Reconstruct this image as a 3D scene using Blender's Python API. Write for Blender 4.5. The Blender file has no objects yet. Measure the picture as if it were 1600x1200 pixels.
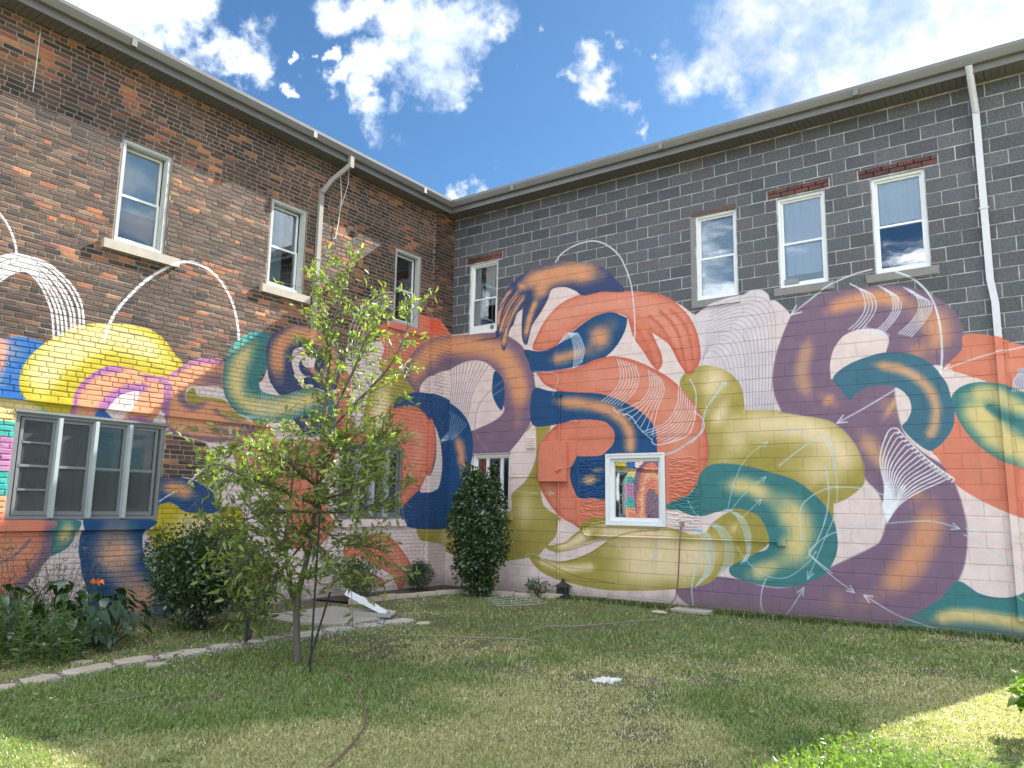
import bpy, bmesh, math, random
import numpy as np
from mathutils import Vector, Matrix
random.seed(7); RNG = np.random.default_rng(11)
scene = bpy.context.scene
COL = scene.collection
# ------------------------------------------------------------------ camera
F_PX, YAW, PITCH, ROLL = 1194.176, 0.6227168, 0.1593956, 0.01679440   # for a picture 1600 px wide
CAM = np.array([9.98624, -11.65433, 1.53835])
def _rot():
    cr, sr = math.cos(ROLL), math.sin(ROLL); a = math.pi/2 + PITCH
    Rz = np.array([[cr, -sr, 0], [sr, cr, 0], [0, 0, 1.]])
    Rx = np.array([[1, 0, 0], [0, math.cos(a), -math.sin(a)], [0, math.sin(a), math.cos(a)]])
    Ry = np.array([[math.cos(YAW), -math.sin(YAW), 0], [math.sin(YAW), math.cos(YAW), 0], [0, 0, 1.]])
    return Ry @ Rx @ Rz
ROT = _rot()
cam_data = bpy.data.cameras.new('camera'); cam = bpy.data.objects.new('camera', cam_data); COL.objects.link(cam)
M4 = Matrix([list(ROT[i]) + [CAM[i]] for i in range(3)] + [[0, 0, 0, 1]]); cam.matrix_world = M4
cam_data.sensor_width = 36; cam_data.lens = F_PX*36/1600; cam_data.clip_end = 4000; cam_data.clip_start = 0.05
scene.camera = cam
scene.view_settings.view_transform = 'Standard'; scene.view_settings.look = 'None'
scene.view_settings.gamma = 1; scene.view_settings.use_curve_mapping = False
scene.view_settings.exposure = 3.12
scene.cycles.max_bounces = 6; scene.cycles.diffuse_bounces = 3; scene.cycles.glossy_bounces = 3
scene.cycles.transparent_max_bounces = 8; scene.cycles.transmission_bounces = 3; scene.cycles.use_denoising = True
# ------------------------------------------------------------------ sun and sky
SUN = Vector((0.29, 1.0, 0.87)).normalized()
sl = bpy.data.lights.new('sun', 'SUN'); sl.energy = 2.0; sl.angle = math.radians(0.55); sl.color = (1.0, 0.94, 0.84)
so = bpy.data.objects.new('sun', sl); COL.objects.link(so)
so.rotation_euler = SUN.to_track_quat('Z', 'Y').to_euler()
# helpers that turn a picture point of the survey into a place
def rays(pts):
    pts = np.asarray(pts, float).reshape(-1, 2)
    d = np.stack([(pts[:, 0]-800)/F_PX, -(pts[:, 1]-600)/F_PX, -np.ones(len(pts))], 1)
    return d @ ROT.T
def onplane(pts, axis, val=0.0):
    d = rays(pts); t = (val-CAM[axis])/d[:, axis]
    return CAM + t[:, None]*d
def ground(px, py, z=0.0): return Vector(onplane([(px, py)], 2, z)[0])
def project(P):
    v = (np.asarray(P, float).reshape(-1, 3)-CAM) @ ROT
    return np.stack([800+F_PX*v[:, 0]/-v[:, 2], 600-F_PX*v[:, 1]/-v[:, 2]], 1), -v[:, 2]

def N(nt, t, **kw):
    n = nt.nodes.new(t)
    for k, v in kw.items():
        if k.startswith('i_'): n.inputs[int(k[2:])].default_value = v
        else: setattr(n, k, v)
    return n
def math_n(nt, op, a, b=None, c=None, clamp=False):
    n = nt.nodes.new('ShaderNodeMath'); n.operation = op; n.use_clamp = clamp
    for i, x in enumerate((a, b, c)):
        if x is None: continue
        if isinstance(x, (int, float)): n.inputs[i].default_value = x
        else: nt.links.new(x, n.inputs[i])
    return n.outputs[0]
def mix_c(nt, f, a, b, mode='MIX'):
    n = nt.nodes.new('ShaderNodeMix'); n.data_type = 'RGBA'; n.blend_type = mode; n.clamp_factor = True
    for i, x in ((0, f), (6, a), (7, b)):
        if isinstance(x, (int, float)): n.inputs[i].default_value = x
        elif isinstance(x, (tuple, list)): n.inputs[i].default_value = (*x[:3], 1)
        else: nt.links.new(x, n.inputs[i])
    return n.outputs[2]
def noise_n(nt, vec, scale, detail=3, rough=.5, dist=0.0):
    n = nt.nodes.new('ShaderNodeTexNoise'); n.inputs['Scale'].default_value = scale
    n.inputs['Detail'].default_value = detail; n.inputs['Roughness'].default_value = rough; n.inputs['Distortion'].default_value = dist
    if vec is not None: nt.links.new(vec, n.inputs['Vector'])
    return n.outputs[0]
def ramp_n(nt, fac, stops, interp='LINEAR'):
    n = nt.nodes.new('ShaderNodeValToRGB'); cr = n.color_ramp; cr.interpolation = interp
    while len(cr.elements) > 1: cr.elements.remove(cr.elements[-1])
    cr.elements[0].position = stops[0][0]; c = stops[0][1]; cr.elements[0].color = (*c, 1) if isinstance(c, tuple) else (c, c, c, 1)
    for p, c in stops[1:]:
        e = cr.elements.new(p); e.color = (*c, 1) if isinstance(c, tuple) else (c, c, c, 1)
    nt.links.new(fac, n.inputs[0]); return n.outputs[0]
def map_range(nt, v, a, b, c=0., d=1., smooth=True):
    n = nt.nodes.new('ShaderNodeMapRange'); n.interpolation_type = 'SMOOTHSTEP' if smooth else 'LINEAR'
    nt.links.new(v, n.inputs[0])
    for i, x in enumerate((a, b, c, d)): n.inputs[i+1].default_value = x
    return n.outputs[0]

world = bpy.data.worlds.new('World'); scene.world = world; world.use_nodes = True
nt = world.node_tree; nt.nodes.clear()
sky = N(nt, 'ShaderNodeTexSky', sky_type='NISHITA', sun_disc=False)
sky.sun_elevation = math.asin(SUN.z); sky.sun_rotation = math.atan2(SUN.x, SUN.y)
sky.air_density = 1.0; sky.dust_density = 0.6; sky.ozone_density = 2.2
tc = N(nt, 'ShaderNodeTexCoord'); D = tc.outputs['Generated']
warp = nt.nodes.new('ShaderNodeTexNoise'); warp.inputs['Scale'].default_value = 7; warp.inputs['Detail'].default_value = 6; warp.inputs['Roughness'].default_value = .62
nt.links.new(D, warp.inputs['Vector'])
wv = N(nt, 'ShaderNodeVectorMath', operation='SUBTRACT'); nt.links.new(warp.outputs['Color'], wv.inputs[0]); wv.inputs[1].default_value = (.5, .5, .5)
ws = N(nt, 'ShaderNodeVectorMath', operation='SCALE'); nt.links.new(wv.outputs[0], ws.inputs[0]); ws.inputs['Scale'].default_value = 0.24
wd = N(nt, 'ShaderNodeVectorMath', operation='ADD'); nt.links.new(D, wd.inputs[0]); nt.links.new(ws.outputs[0], wd.inputs[1])
CLOUDS = [(130,-10,75),(220,5,80),(300,40,70),(365,85,58),(405,140,34),(290,110,60),(200,50,60),
  (545,10,44),(630,30,62),(665,110,52),(700,55,60),(745,75,30),(650,85,62),(590,130,46),(540,150,30),(705,125,36),(575,175,38),(530,205,22),(520,108,20),(560,215,16),
  (945,110,34),(935,142,36),(980,170,30),(1010,192,22),(890,140,20),(915,160,26),
  (1015,40,24),(1045,60,14),(1055,155,11),(820,40,9),(705,292,26),(760,285,30),(860,262,16),(470,190,16),(470,105,12),
  (1105,100,60),(1180,50,100),(1150,140,45),(1290,60,120),(1400,50,135),(1520,40,150),(1640,20,170),(1210,140,60),(1300,150,75),(1150,185,22),(1420,120,95)]
acc = None
for (x, y, r) in CLOUDS:
    d = rays([(x, y)])[0]; d /= np.linalg.norm(d)
    ds = N(nt, 'ShaderNodeVectorMath', operation='DISTANCE'); nt.links.new(wd.outputs[0], ds.inputs[0]); ds.inputs[1].default_value = tuple(d)
    v = map_range(nt, ds.outputs['Value'], 0.0, r*1.55/F_PX, 1.0, 0.0)
    acc = v if acc is None else math_n(nt, 'MAXIMUM', acc, v)
fine = noise_n(nt, D, 22, 8, .62)
# dense clouds added to the unseen sky, as fill light for the shaded walls
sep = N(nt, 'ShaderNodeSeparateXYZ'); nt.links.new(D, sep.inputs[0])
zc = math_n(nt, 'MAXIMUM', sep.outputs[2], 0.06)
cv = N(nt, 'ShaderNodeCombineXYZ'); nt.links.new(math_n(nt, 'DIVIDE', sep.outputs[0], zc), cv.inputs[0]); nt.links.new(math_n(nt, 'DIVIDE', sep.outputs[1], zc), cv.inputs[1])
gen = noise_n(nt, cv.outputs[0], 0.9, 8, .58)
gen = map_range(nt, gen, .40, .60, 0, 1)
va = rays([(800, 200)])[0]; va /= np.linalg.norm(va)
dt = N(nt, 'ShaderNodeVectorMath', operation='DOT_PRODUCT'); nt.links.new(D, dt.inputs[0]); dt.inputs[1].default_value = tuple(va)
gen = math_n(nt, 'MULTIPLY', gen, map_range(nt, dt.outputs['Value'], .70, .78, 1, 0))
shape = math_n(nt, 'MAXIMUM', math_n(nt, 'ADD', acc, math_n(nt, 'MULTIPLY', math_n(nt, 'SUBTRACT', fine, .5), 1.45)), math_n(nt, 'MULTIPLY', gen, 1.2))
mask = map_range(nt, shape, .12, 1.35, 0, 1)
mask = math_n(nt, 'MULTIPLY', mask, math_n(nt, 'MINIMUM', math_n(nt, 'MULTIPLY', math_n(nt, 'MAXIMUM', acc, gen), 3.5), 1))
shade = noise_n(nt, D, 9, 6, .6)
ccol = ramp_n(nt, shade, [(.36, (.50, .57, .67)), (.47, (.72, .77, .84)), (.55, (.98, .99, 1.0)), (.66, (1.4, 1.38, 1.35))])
# clouds opposite the sun, mostly unseen, brightened well past the others as added fill
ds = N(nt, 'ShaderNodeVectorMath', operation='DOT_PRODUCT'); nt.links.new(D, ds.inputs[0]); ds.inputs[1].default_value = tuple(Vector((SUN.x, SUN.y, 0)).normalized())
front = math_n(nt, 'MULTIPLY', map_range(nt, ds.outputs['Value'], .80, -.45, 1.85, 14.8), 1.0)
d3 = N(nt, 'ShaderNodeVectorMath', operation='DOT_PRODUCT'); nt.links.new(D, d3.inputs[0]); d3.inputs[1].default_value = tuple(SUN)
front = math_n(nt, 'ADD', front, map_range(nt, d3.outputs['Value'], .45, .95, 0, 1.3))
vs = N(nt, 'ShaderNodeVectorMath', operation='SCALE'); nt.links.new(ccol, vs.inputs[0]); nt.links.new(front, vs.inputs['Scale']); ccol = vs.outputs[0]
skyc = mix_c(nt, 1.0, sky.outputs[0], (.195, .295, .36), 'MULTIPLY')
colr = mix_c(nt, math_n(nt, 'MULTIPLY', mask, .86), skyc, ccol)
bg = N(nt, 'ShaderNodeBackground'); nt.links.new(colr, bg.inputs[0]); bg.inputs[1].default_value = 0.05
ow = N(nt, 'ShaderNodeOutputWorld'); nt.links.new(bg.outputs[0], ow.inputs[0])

# ------------------------------------------------------------------ mural painting (flat print for the two walls)
RES = 120
def hexc(s): return np.array([int(s[i:i+2], 16) for i in (0, 2, 4)])/255.
C_ = dict(oliveD='75702c', white='dccac6', coral='cf7c64', coralD='b95c4a', coralL='d8937c', orange='d0946f', orangeL='dba98a', purple='7a6378', purpleP='93609a',
  blue='1f4a78', blueL='1e62a8', navy='39466c', olive='9d9148', yellow='b5a524', cream='e0cca2', creamY='dccb8e', teal='3c7779', tealB='3f6a7e',
  tealL='3aa39c', gold='d2c084', hump='cfc6cc', line='d4dee8', lineB='b4ccd6', grey='8d8496', magenta='b07aa2', tan='c89c78', pinkd='b87070', red='e25e42', wht='e8ecf0')
C_ = {k: hexc(v) for k, v in C_.items()}
def P_(s):
    if isinstance(s, str): return np.array([[float(a) for a in p.split(',')] for p in s.split()])
    return np.asarray(s, float)
def smooth(p, closed, n=7):
    m = len(p)
    if m < 3: return p
    out = []
    t = np.linspace(0, 1, n, endpoint=False)[:, None]
    for i in range(m if closed else m-1):
        if closed: p0, p1, p2, p3 = p[i-1], p[i], p[(i+1) % m], p[(i+2) % m]
        else: p0, p1, p2, p3 = p[max(i-1, 0)], p[i], p[i+1], p[min(i+2, m-1)]
        out.append(.5*((2*p1)+(-p0+p2)*t+(2*p0-5*p1+4*p2-p3)*t*t+(-p0+3*p1-3*p2+p3)*t**3))
    if not closed: out.append(p[-1:])
    return np.concatenate(out)
class Canvas:
    def __init__(s, wall, u0, u1, z0, z1):
        s.wall, s.u0, s.z0 = wall, u0, z0; s.u1, s.z1 = u1, z1
        s.W = int((u1-u0)*RES); s.H = int((z1-z0)*RES)
        s.rgb = np.ones((s.H, s.W, 3))*C_['white']; s.a = np.zeros((s.H, s.W))
        yy, xx = np.mgrid[0:s.H, 0:s.W]
        s.slow = vnoise(xx/RES*2.2+30, yy/RES*2.2+11); s.wob = vnoise(xx/RES*9, yy/RES*9)*.6 + vnoise(xx/RES*23, yy/RES*23)*.4   # -1..1
    def uv(s, pts):
        P = onplane(pts, 1 if s.wall == 'R' else 0)
        u = P[:, 0] if s.wall == 'R' else P[:, 1]
        return np.stack([(u-s.u0)*RES, (P[:, 2]-s.z0)*RES], 1)
    def scale(s, pts):
        c = pts.mean(0); q = s.uv(np.array([c, c+[0, 10]])); return abs(q[1, 1]-q[0, 1])/10
    def mask(s, poly):
        m = np.zeros((s.H, s.W)); y0 = max(int(poly[:, 1].min())-1, 0); y1 = min(int(poly[:, 1].max())+2, s.H)
        a = poly; b = np.roll(poly, -1, 0); idx = np.arange(s.W)
        for y in range(y0, y1):
            row = np.zeros(s.W)
            for sy in (.17, .5, .83):
                yy = y+sy; k = (a[:, 1] <= yy) != (b[:, 1] <= yy)
                if not k.any(): continue
                xs = np.sort(a[k, 0]+(yy-a[k, 1])*(b[k, 0]-a[k, 0])/(b[k, 1]-a[k, 1]))
                for i in range(0, len(xs)-1, 2):
                    x0, x1 = max(xs[i], 0), min(xs[i+1], s.W)
                    if x1 > x0:
                        i0, i1 = int(x0), min(int(math.ceil(x1)), s.W)
                        row[i0:i1] += np.clip(np.minimum(idx[i0:i1]+1, x1)-np.maximum(idx[i0:i1], x0), 0, 1)/3
            m[y] = row
        return m
    def dist(s, line, rad, wt=False):
        x0 = max(int(line[:, 0].min()-rad-2), 0); x1 = min(int(line[:, 0].max()+rad+3), s.W)
        y0 = max(int(line[:, 1].min()-rad-2), 0); y1 = min(int(line[:, 1].max()+rad+3), s.H)
        if x1 <= x0 or y1 <= y0: return None
        D = np.full((y1-y0, x1-x0), 1e9); T = np.zeros_like(D); ns = len(line)-1
        for si, (p, q) in enumerate(zip(line[:-1], line[1:])):
            ax0 = max(int(min(p[0], q[0])-rad-2), x0); ax1 = min(int(max(p[0], q[0])+rad+3), x1)
            ay0 = max(int(min(p[1], q[1])-rad-2), y0); ay1 = min(int(max(p[1], q[1])+rad+3), y1)
            if ax1 <= ax0 or ay1 <= ay0: continue
            X = np.arange(ax0, ax1)[None, :]+.5; Y = np.arange(ay0, ay1)[:, None]+.5
            d = q-p; L = max((d**2).sum(), 1e-9)
            t = np.clip(((X-p[0])*d[0]+(Y-p[1])*d[1])/L, 0, 1)
            dd = np.hypot(X-p[0]-t*d[0], Y-p[1]-t*d[1])
            v = D[ay0-y0:ay1-y0, ax0-x0:ax1-x0]; b = dd < v; v[b] = dd[b]
            if wt: T[ay0-y0:ay1-y0, ax0-x0:ax1-x0][b] = ((si+t)/ns)[b]
        if wt: return D, slice(y0, y1), slice(x0, x1), T
        return D, slice(y0, y1), slice(x0, x1)
    def comp(s, col, al, sl=(slice(None), slice(None))):
        a0 = s.a[sl]; ao = al+a0*(1-al)
        w = np.where(ao > 1e-6, al/np.maximum(ao, 1e-6), 0)
        s.rgb[sl] = s.rgb[sl]*(1-w[..., None])+col*w[..., None]; s.a[sl] = ao
    def shape(s, col, pts, sprays=(), rim=None, soft=0):
        pts = P_(pts)
        if s.wall == 'R' and pts[:, 0].max() < 690: return
        if s.wall == 'L' and pts[:, 0].min() > 720: return
        sc = s.scale(pts); poly = s.uv(smooth(pts, True)); m = s.mask(poly)
        if soft:
            r = dist_soft = s.dist(np.vstack([poly, poly[:1]]), soft*sc)
            if r is not None:
                D, ys, xs = r; ins = m[ys, xs] > .5
                sd = np.where(ins, D, -D)/(soft*sc); m[ys, xs] = np.clip(.5+sd*.5, 0, 1)**1.3
        s.comp(C_[col], m)
        if rim:
            c, w, o = rim; r = s.dist(np.vstack([poly, poly[:1]]), w*sc)
            if r is not None:
                D, ys, xs = r; al = np.clip(1-D/(w*sc)*(1+.25*s.wob[ys, xs]), 0, 1); al = al*al*(3-2*al)
                s.comp(C_[c], al*o*m[ys, xs], (ys, xs))
        for sp in sprays:
            c, w, line = sp[:3]; o = sp[3] if len(sp) > 3 else 1.0; hard = (sp[4] if len(sp) > 4 else .4)*.5
            line = P_(line); ll = s.uv(smooth(line, False)); W = w*sc*1.2; r = s.dist(ll, W*1.5, True)
            if r is None: continue
            D, ys, xs, T = r; lenp = np.hypot(*np.diff(ll, axis=0).T).sum(); te = min(.5, 1.4*W/max(lenp, 1)); e = np.clip(np.minimum(T, 1-T)/te, 0, 1); e = e*e*(3-2*e)
            q = D/(W*(.72+.38*e))+.12*s.wob[ys, xs]+.14*s.slow[ys, xs]
            al = np.clip((1.12-q)/(1.12-hard*.8), 0, 1); al = al*al*(3-2*al)*(.30+.70*e)
            s.comp(C_[c], al*o*m[ys, xs], (ys, xs))
    def shape_m(s, col, pts, sprays=()):
        """same as shape, in metres along and up the wall"""
        f = lambda q: (P_(q)-[s.u0, s.z0])*RES
        m = s.mask(smooth(f(pts), True)); s.comp(C_[col], m)
        for c, w, line in sprays:
            r = s.dist(smooth(f(line), False), w*RES*1.3)
            if r: D, ys, xs = r; s.comp(C_[c], np.clip(1.1-D/(w*RES), 0, 1)*m[ys, xs], (ys, xs))
    def line(s, col, w, pts, o=1.0, sm=True):
        pts = P_(pts)
        if col in ('lineB', 'line'): w *= .9; o *= .92
        if s.wall == 'R' and pts[:, 0].max() < 690: return
        if s.wall == 'L' and pts[:, 0].min() > 715: return
        sc = s.scale(pts); ll = s.uv(smooth(pts, False) if sm else pts); W = max(w*sc*.5, .75); r = s.dist(ll, W+1.5)
        if r is None: return
        D, ys, xs = r; al = np.clip(W+.5-D, 0, 1)*(.9+.1*s.wob[ys, xs])
        s.comp(C_[col], np.clip(al, 0, 1)*o, (ys, xs))
    def erase(s, pts):
        s.a *= 1-s.mask(s.uv(smooth(P_(pts), True)))
    def image(s, name):
        img = bpy.data.images.new(name, s.W, s.H, alpha=True); img.alpha_mode = 'CHANNEL_PACKED'
        k = 1+.035*s.wob
        buf = np.concatenate([np.clip(s.rgb*k[..., None], 0, 1), s.a[..., None]], 2).astype(np.float32)
        img.pixels.foreach_set(buf.ravel()); img.update(); img.pack(); return img
_tab = RNG.random((256, 256))
def vnoise(x, y):
    xi = np.floor(x).astype(int); yi = np.floor(y).astype(int); fx = x-xi; fy = y-yi
    fx = fx*fx*(3-2*fx); fy = fy*fy*(3-2*fy)
    g = lambda a, b: _tab[b & 255, a & 255]
    return ((g(xi, yi)*(1-fx)+g(xi+1, yi)*fx)*(1-fy)+(g(xi, yi+1)*(1-fx)+g(xi+1, yi+1)*fx)*fy)*2-1
MR = Canvas('R', -0.3, 10.6, -0.2, 6.8)
ML = Canvas('L', -11.6, 0.3, -0.2, 6.8)
def both(f, *a, **k):
    for c in (ML, MR): getattr(c, f)(*a, **k)
def arrow(c, col, w, pts, head=9, sides=(1, 1)):
    pts = P_(pts); w *= .8; c.line(col, w, pts, .85); d = pts[-1]-pts[-2]; d /= np.hypot(*d); n = np.array([-d[1], d[0]])
    for sg in (1, -1): c.line(col, w, [pts[-1]-d*head*1.3+n*sg*head*.55, pts[-1]], sm=False)
def lerp_lines(c, col, w, A, B, n, o=1.0, jit=0.0):
    A = P_(A); B = P_(B)
    for i in range(n):
        t = i/(n-1) if n > 1 else 0
        t = min(max(t+random.uniform(-jit, jit), 0), 1)
        c.line(col, w, A*(1-t)+B*t, o)
# ---- back fields
MR.shape('white', "650,522 650,522 700,523 740,520 779,514 779,514 790,470 830,435 900,430 960,455 1040,465 1090,495 1100,495 1165,560 1225,500 1225,500 1240,495 1240,520 1330,520 1480,575 1500,560 1540,570 1720,570 1720,570 1720,1100 1720,1100 600,1100 600,1100")
ML.shape('white', "428,560 500,560 541,600 541,560 560,540 600,530 655,500 700,525 740,525 740,525 740,1000 740,1000 -120,1200 -120,1200 -120,780 -120,780 20,700 100,645 240,640 300,590 400,600")
# hump with nested grey arcs
MR.shape('hump', "1083,500 1092,488 1110,476 1135,467 1160,461 1175,453 1190,453 1200,460 1204,470 1214,471 1236,495 1225,520 1208,570 1210,610 1225,645 1165,645 1150,600 1092,585 1095,540", [('white', 40, "1190,470 1225,540 1222,640", .6)])
for i in range(15):
    t = i/14
    A = np.array([[1096+1*i, 570-6.2*i], [1100+3.4*i, 556-6.2*i], [1109+5.5*i, 548-6.0*i], [1122+6.0*i, 553-5.2*i], [1133+5.6*i, 572-4.6*i], [1139+5.2*i, 605-3*i], [1144+4.6*i, 645]])
    MR.line('grey', 1.5, A, .5)
for i in range(12):
    MR.line('grey', 1.2, [(1166+5*i, 560-i*2), (1166+5*i, 600), (1168+3.2*i, 645)], .3)
# ---- olive bodies
MR.shape('olive', "1062,600 1070,583 1085,574 1105,571 1130,577 1150,592 1160,610 1164,641 1164,641 1215,641 1250,645 1285,655 1312,668 1335,693 1349,725 1352,748 1345,762 1325,778 1303,788 1303,788 1290,830 1200,850 1120,850 1085,800 1095,720 1095,650 1072,625",
  [('cream', 30, "1090,592 1115,597 1140,610", 0.94), ('cream', 25, "1110,640 1140,655", 1.00, .1), ('cream', 28, "1135,662 1190,662 1240,665 1290,685 1315,715 1300,745", 1.00, .15), ('cream', 28, "1120,690 1180,688", 0.75, .1), ('cream', 30, "1240,725 1280,735 1300,750", 0.75, .1), ('cream', 15, "1115,718 1150,722", 0.38, .1)])
both('shape', 'olive', "830,662 862,662 862,662 850,700 845,750 850,790 878,812 868,838 850,858 838,868 800,875 765,872 735,872 712,868 697,862 683,850 660,845 652,835 650,822 650,822 700,800 760,740 800,720",
  [('cream', 32, "800,795 840,800", 0.69, .05), ('cream', 20, "678,838 700,840", 0.69, .05), ('cream', 20, "740,850 790,845", 0.38, .05), ('cream', 20, "705,800 720,780", 0.38, .05)])
both('shape', 'white', "835,662 838,690 836,720 822,750 800,772 795,800 740,800 740,740 800,700 825,672")
# ---- left wall: far left blue and orange
ML.shape('blueL', "-60,520 5,527 30,526 55,531 72,540 60,560 40,590 34,625 -60,625", [('coralL', 26, "-40,555 0,545 18,548", 1, .5), ('coralL', 18, "-20,575 8,560", 1, .4), ('orangeL', 14, "-10,592 2,600", .6, .1)])
ML.shape('gold', "-60,620 60,630 110,655 26,652 20,664 -60,664", [('tealL', 12, "60,632 95,652", .9, .2)])
ML.shape('tealL', "-60,658 25,660 22,684 -60,690"); ML.shape('magenta', "-60,686 22,686 14,740 -60,736"); ML.shape('tealL', "-60,738 16,738 11,778 -60,776"); ML.shape('orange', "-60,776 12,776 10,815 -60,815")
# the part of the mural that goes on past the left edge of the picture
ML.shape_m('white', "-12,-1 -8.3,-1 -8.3,1.2 -8.4,3.3 -9.2,3.6 -10.2,3.3 -12,3.4")
ML.shape_m('purple', "-12,2.9 -10.6,3.3 -9.6,3.2 -8.9,2.9 -8.3,2.5 -8.25,1.7 -8.6,1.2 -10.3,.9 -12,.8")
ML.shape_m('coral', "-10.35,-1 -10.4,1.4 -10.25,2.3 -9.8,2.85 -9.2,2.9 -8.7,2.6 -8.45,2.0 -8.4,1.2 -8.55,-1 -9.0,-1 -8.95,1.3 -9.05,1.9 -9.35,2.15 -9.75,2.0 -9.9,1.5 -9.9,-1", [('orangeL', .16, "-10.15,-.5 -10.15,1.5 -9.9,2.4 -9.4,2.6 -8.85,2.3 -8.68,1.5 -8.75,-.4")])
ML.shape_m('teal', "-12,-1 -12,1.2 -11.2,1.3 -10.6,.9 -10.45,-1", [('gold', .2, "-11.8,.7 -11.2,.6 -10.9,-.5")])
ML.shape_m('yellow', "-12,2.6 -11.2,2.5 -10.7,3.1 -10.9,4.0 -12,4.3")
# yellow arch
ML.shape('yellow', "30,603 33,580 44,560 60,544 80,530 100,519 115,511 140,506 165,505 200,507 235,515 256,530 272,552 286,570 272,584 240,590 215,578 195,573 170,572 145,585 125,603 115,625 110,645 107,658 95,652 60,635 38,622",
  [('creamY', 24, "64,608 64,585 85,558 125,535 180,525 228,542 262,568", 1, .35), ('creamY', 22, "60,615 75,585 100,560 150,540", 1, .3)])
# orange band and big hand
ML.shape('orange', "108,660 112,635 118,612 130,595 150,580 170,572 200,574 225,583 255,588 280,575 300,563 325,559 352,566 352,600 347,607 300,603 291,612 295,630 330,625 360,637 385,655 400,662 420,665 450,720 462,760 440,790 400,745 385,705 374,690 350,691 325,690 300,685 262,676 254,668 110,672",
  [('purpleP', 7, "112,660 118,615 150,582 195,574", .95), ('purpleP', 9, "150,652 165,632 190,614 220,606 225,598", .95), ('purpleP', 7, "222,585 255,594 262,612 258,640 256,665", .9, .2), ('purpleP', 6, "265,588 300,566 352,566", .85, .2),
   ('purple', 14, "312,597 335,595 356,592", .9, .2), ('purple', 8, "283,610 286,626 300,636 325,628", .9, .2), ('purple', 8, "256,668 275,680 320,690 380,690", .95, .3), ('purple', 5, "330,672 370,676 400,672", .9, .2), ('purple', 5, "333,640 352,650 378,658", .9, .2), ('purple', 5, "320,660 345,663 390,664", .5, .1),
   ('purpleP', 6, "180,665 215,655 245,664", .9, .2), ('purple', 2.5, "385,664 405,700 425,740", .9), ('purple', 2.5, "393,664 415,700 440,745", .9), ('purple', 2.5, "404,664 430,705 450,740", .9), ('purple', 2.5, "378,664 392,700 408,735", .9)])
ML.shape('white', "162,646 175,630 190,617 216,612 211,632 188,657 181,662 172,650")
ML.shape('blueL', "148,650 160,640 172,650 184,662 160,668 152,664")
ML.shape('white', "238,664 252,642 259,668")
ML.shape('white', "303,606 335,603 348,609 362,632 345,624 325,620 310,620")
ML.shape('olive', "293,612 303,607 309,618 326,620 348,624 358,632 363,638 347,631 324,626 303,631 292,627")
ML.shape('olive', "341,643 368,644 385,655 370,657 355,652")
ML.shape('olive', "393,655 405,662 424,692 420,700 405,678")
ML.shape('olive', "355,692 374,690 384,716 380,735 372,735 364,711")
# teal S
ML.shape('teal', "372,531 391,520 406,518 424,521 424,521 419,545 417,577 408,587 405,600 411,612 435,618 448,614 467,608 489,606 508,614 522,628 531,643 527,658 511,667 495,654 476,651 460,655 441,659 419,661 392,655 370,644 357,629 350,613 348,593 351,566 361,544",
  [('gold', 17, "398,536 378,560 368,590 372,615 388,632 425,638 462,630 492,622 508,630", 1, .2), ('tealL', 10, "362,548 380,526 405,519", .7, .2)])
for x in (409, 412, 415): ML.line('lineB', 1, [(x, 611), (x-1, 625), (x-5, 641)], .8)
for x in (420, 427, 431, 436): ML.line('lineB', 1, [(x-3, 613), (x, 630), (x-3, 645), (x-12, 660)], .8)
for x in (452, 458, 464): ML.line('lineB', 1, [(x, 611), (x+6, 620), (x+6, 628)], .8)
for x in (458, 463, 467, 472): ML.line('lineB', 1, [(x+1, 637), (x, 648), (x-3, 657)], .8)
for i in range(4): ML.line('lineB', 1, [(372+i*4, 647+i*2), (390+i*4, 650+i), (400+i*5, 640)], .8)
# spiral ring
ML.shape('navy', "416,553 419,534 429,520 448,511 467,508 484,511 506,520 521,533 533,549 538,568 536,590 527,606 511,611 492,606 473,608 448,616 438,617 428,606 420,590",
  [('orange', 14, "437,594 434,562 440,537 462,521 488,525 510,542 520,566 513,588 500,592", 1, .45), ('orange', 7, "500,592 488,580 478,576", 1, .3)])
ML.shape('white', "456,558 460,546 474,542 488,547 494,558 491,570 482,575 473,570 471,563 467,570 471,583 480,589 472,592 476,600 488,603 474,607 463,590 457,572")
ML.shape('navy', "460,654 480,650 497,652 510,664 492,682 475,680 465,668", [('orange', 9, "474,660 486,662", 1, .3)])
# shapes behind the young tree
ML.shape('coral', "455,690 500,688 560,675 630,660 640,700 600,700 540,700 520,720 500,760 520,820 500,850 450,850 455,780 448,740", [('orange', 20, "480,710 500,790", .6, .1)])
ML.shape('coral', "531,588 548,590 545,640 560,680 540,690 525,660", rim=('coralD', 5, .7))
ML.shape('olive', "340,800 372,792 385,830 360,850 330,850")
# navy half disc and olive beside the big window
ML.shape('blue', "247,744 269,745 294,748 313,755 332,769 342,788 344,801 324,803 309,803 288,799 276,790 265,785 251,788 242,795", [('orange', 13, "250,760 280,764 305,774", 1, .3)])
ML.shape('yellow', "240,806 243,795 251,788 265,785 276,790 288,799 309,802 343,801 372,794 386,830 370,860 240,865 228,838 236,822", [('creamY', 26, "268,830 310,822 370,826", 1, .3)], rim=('olive', 5, .5))
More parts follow.
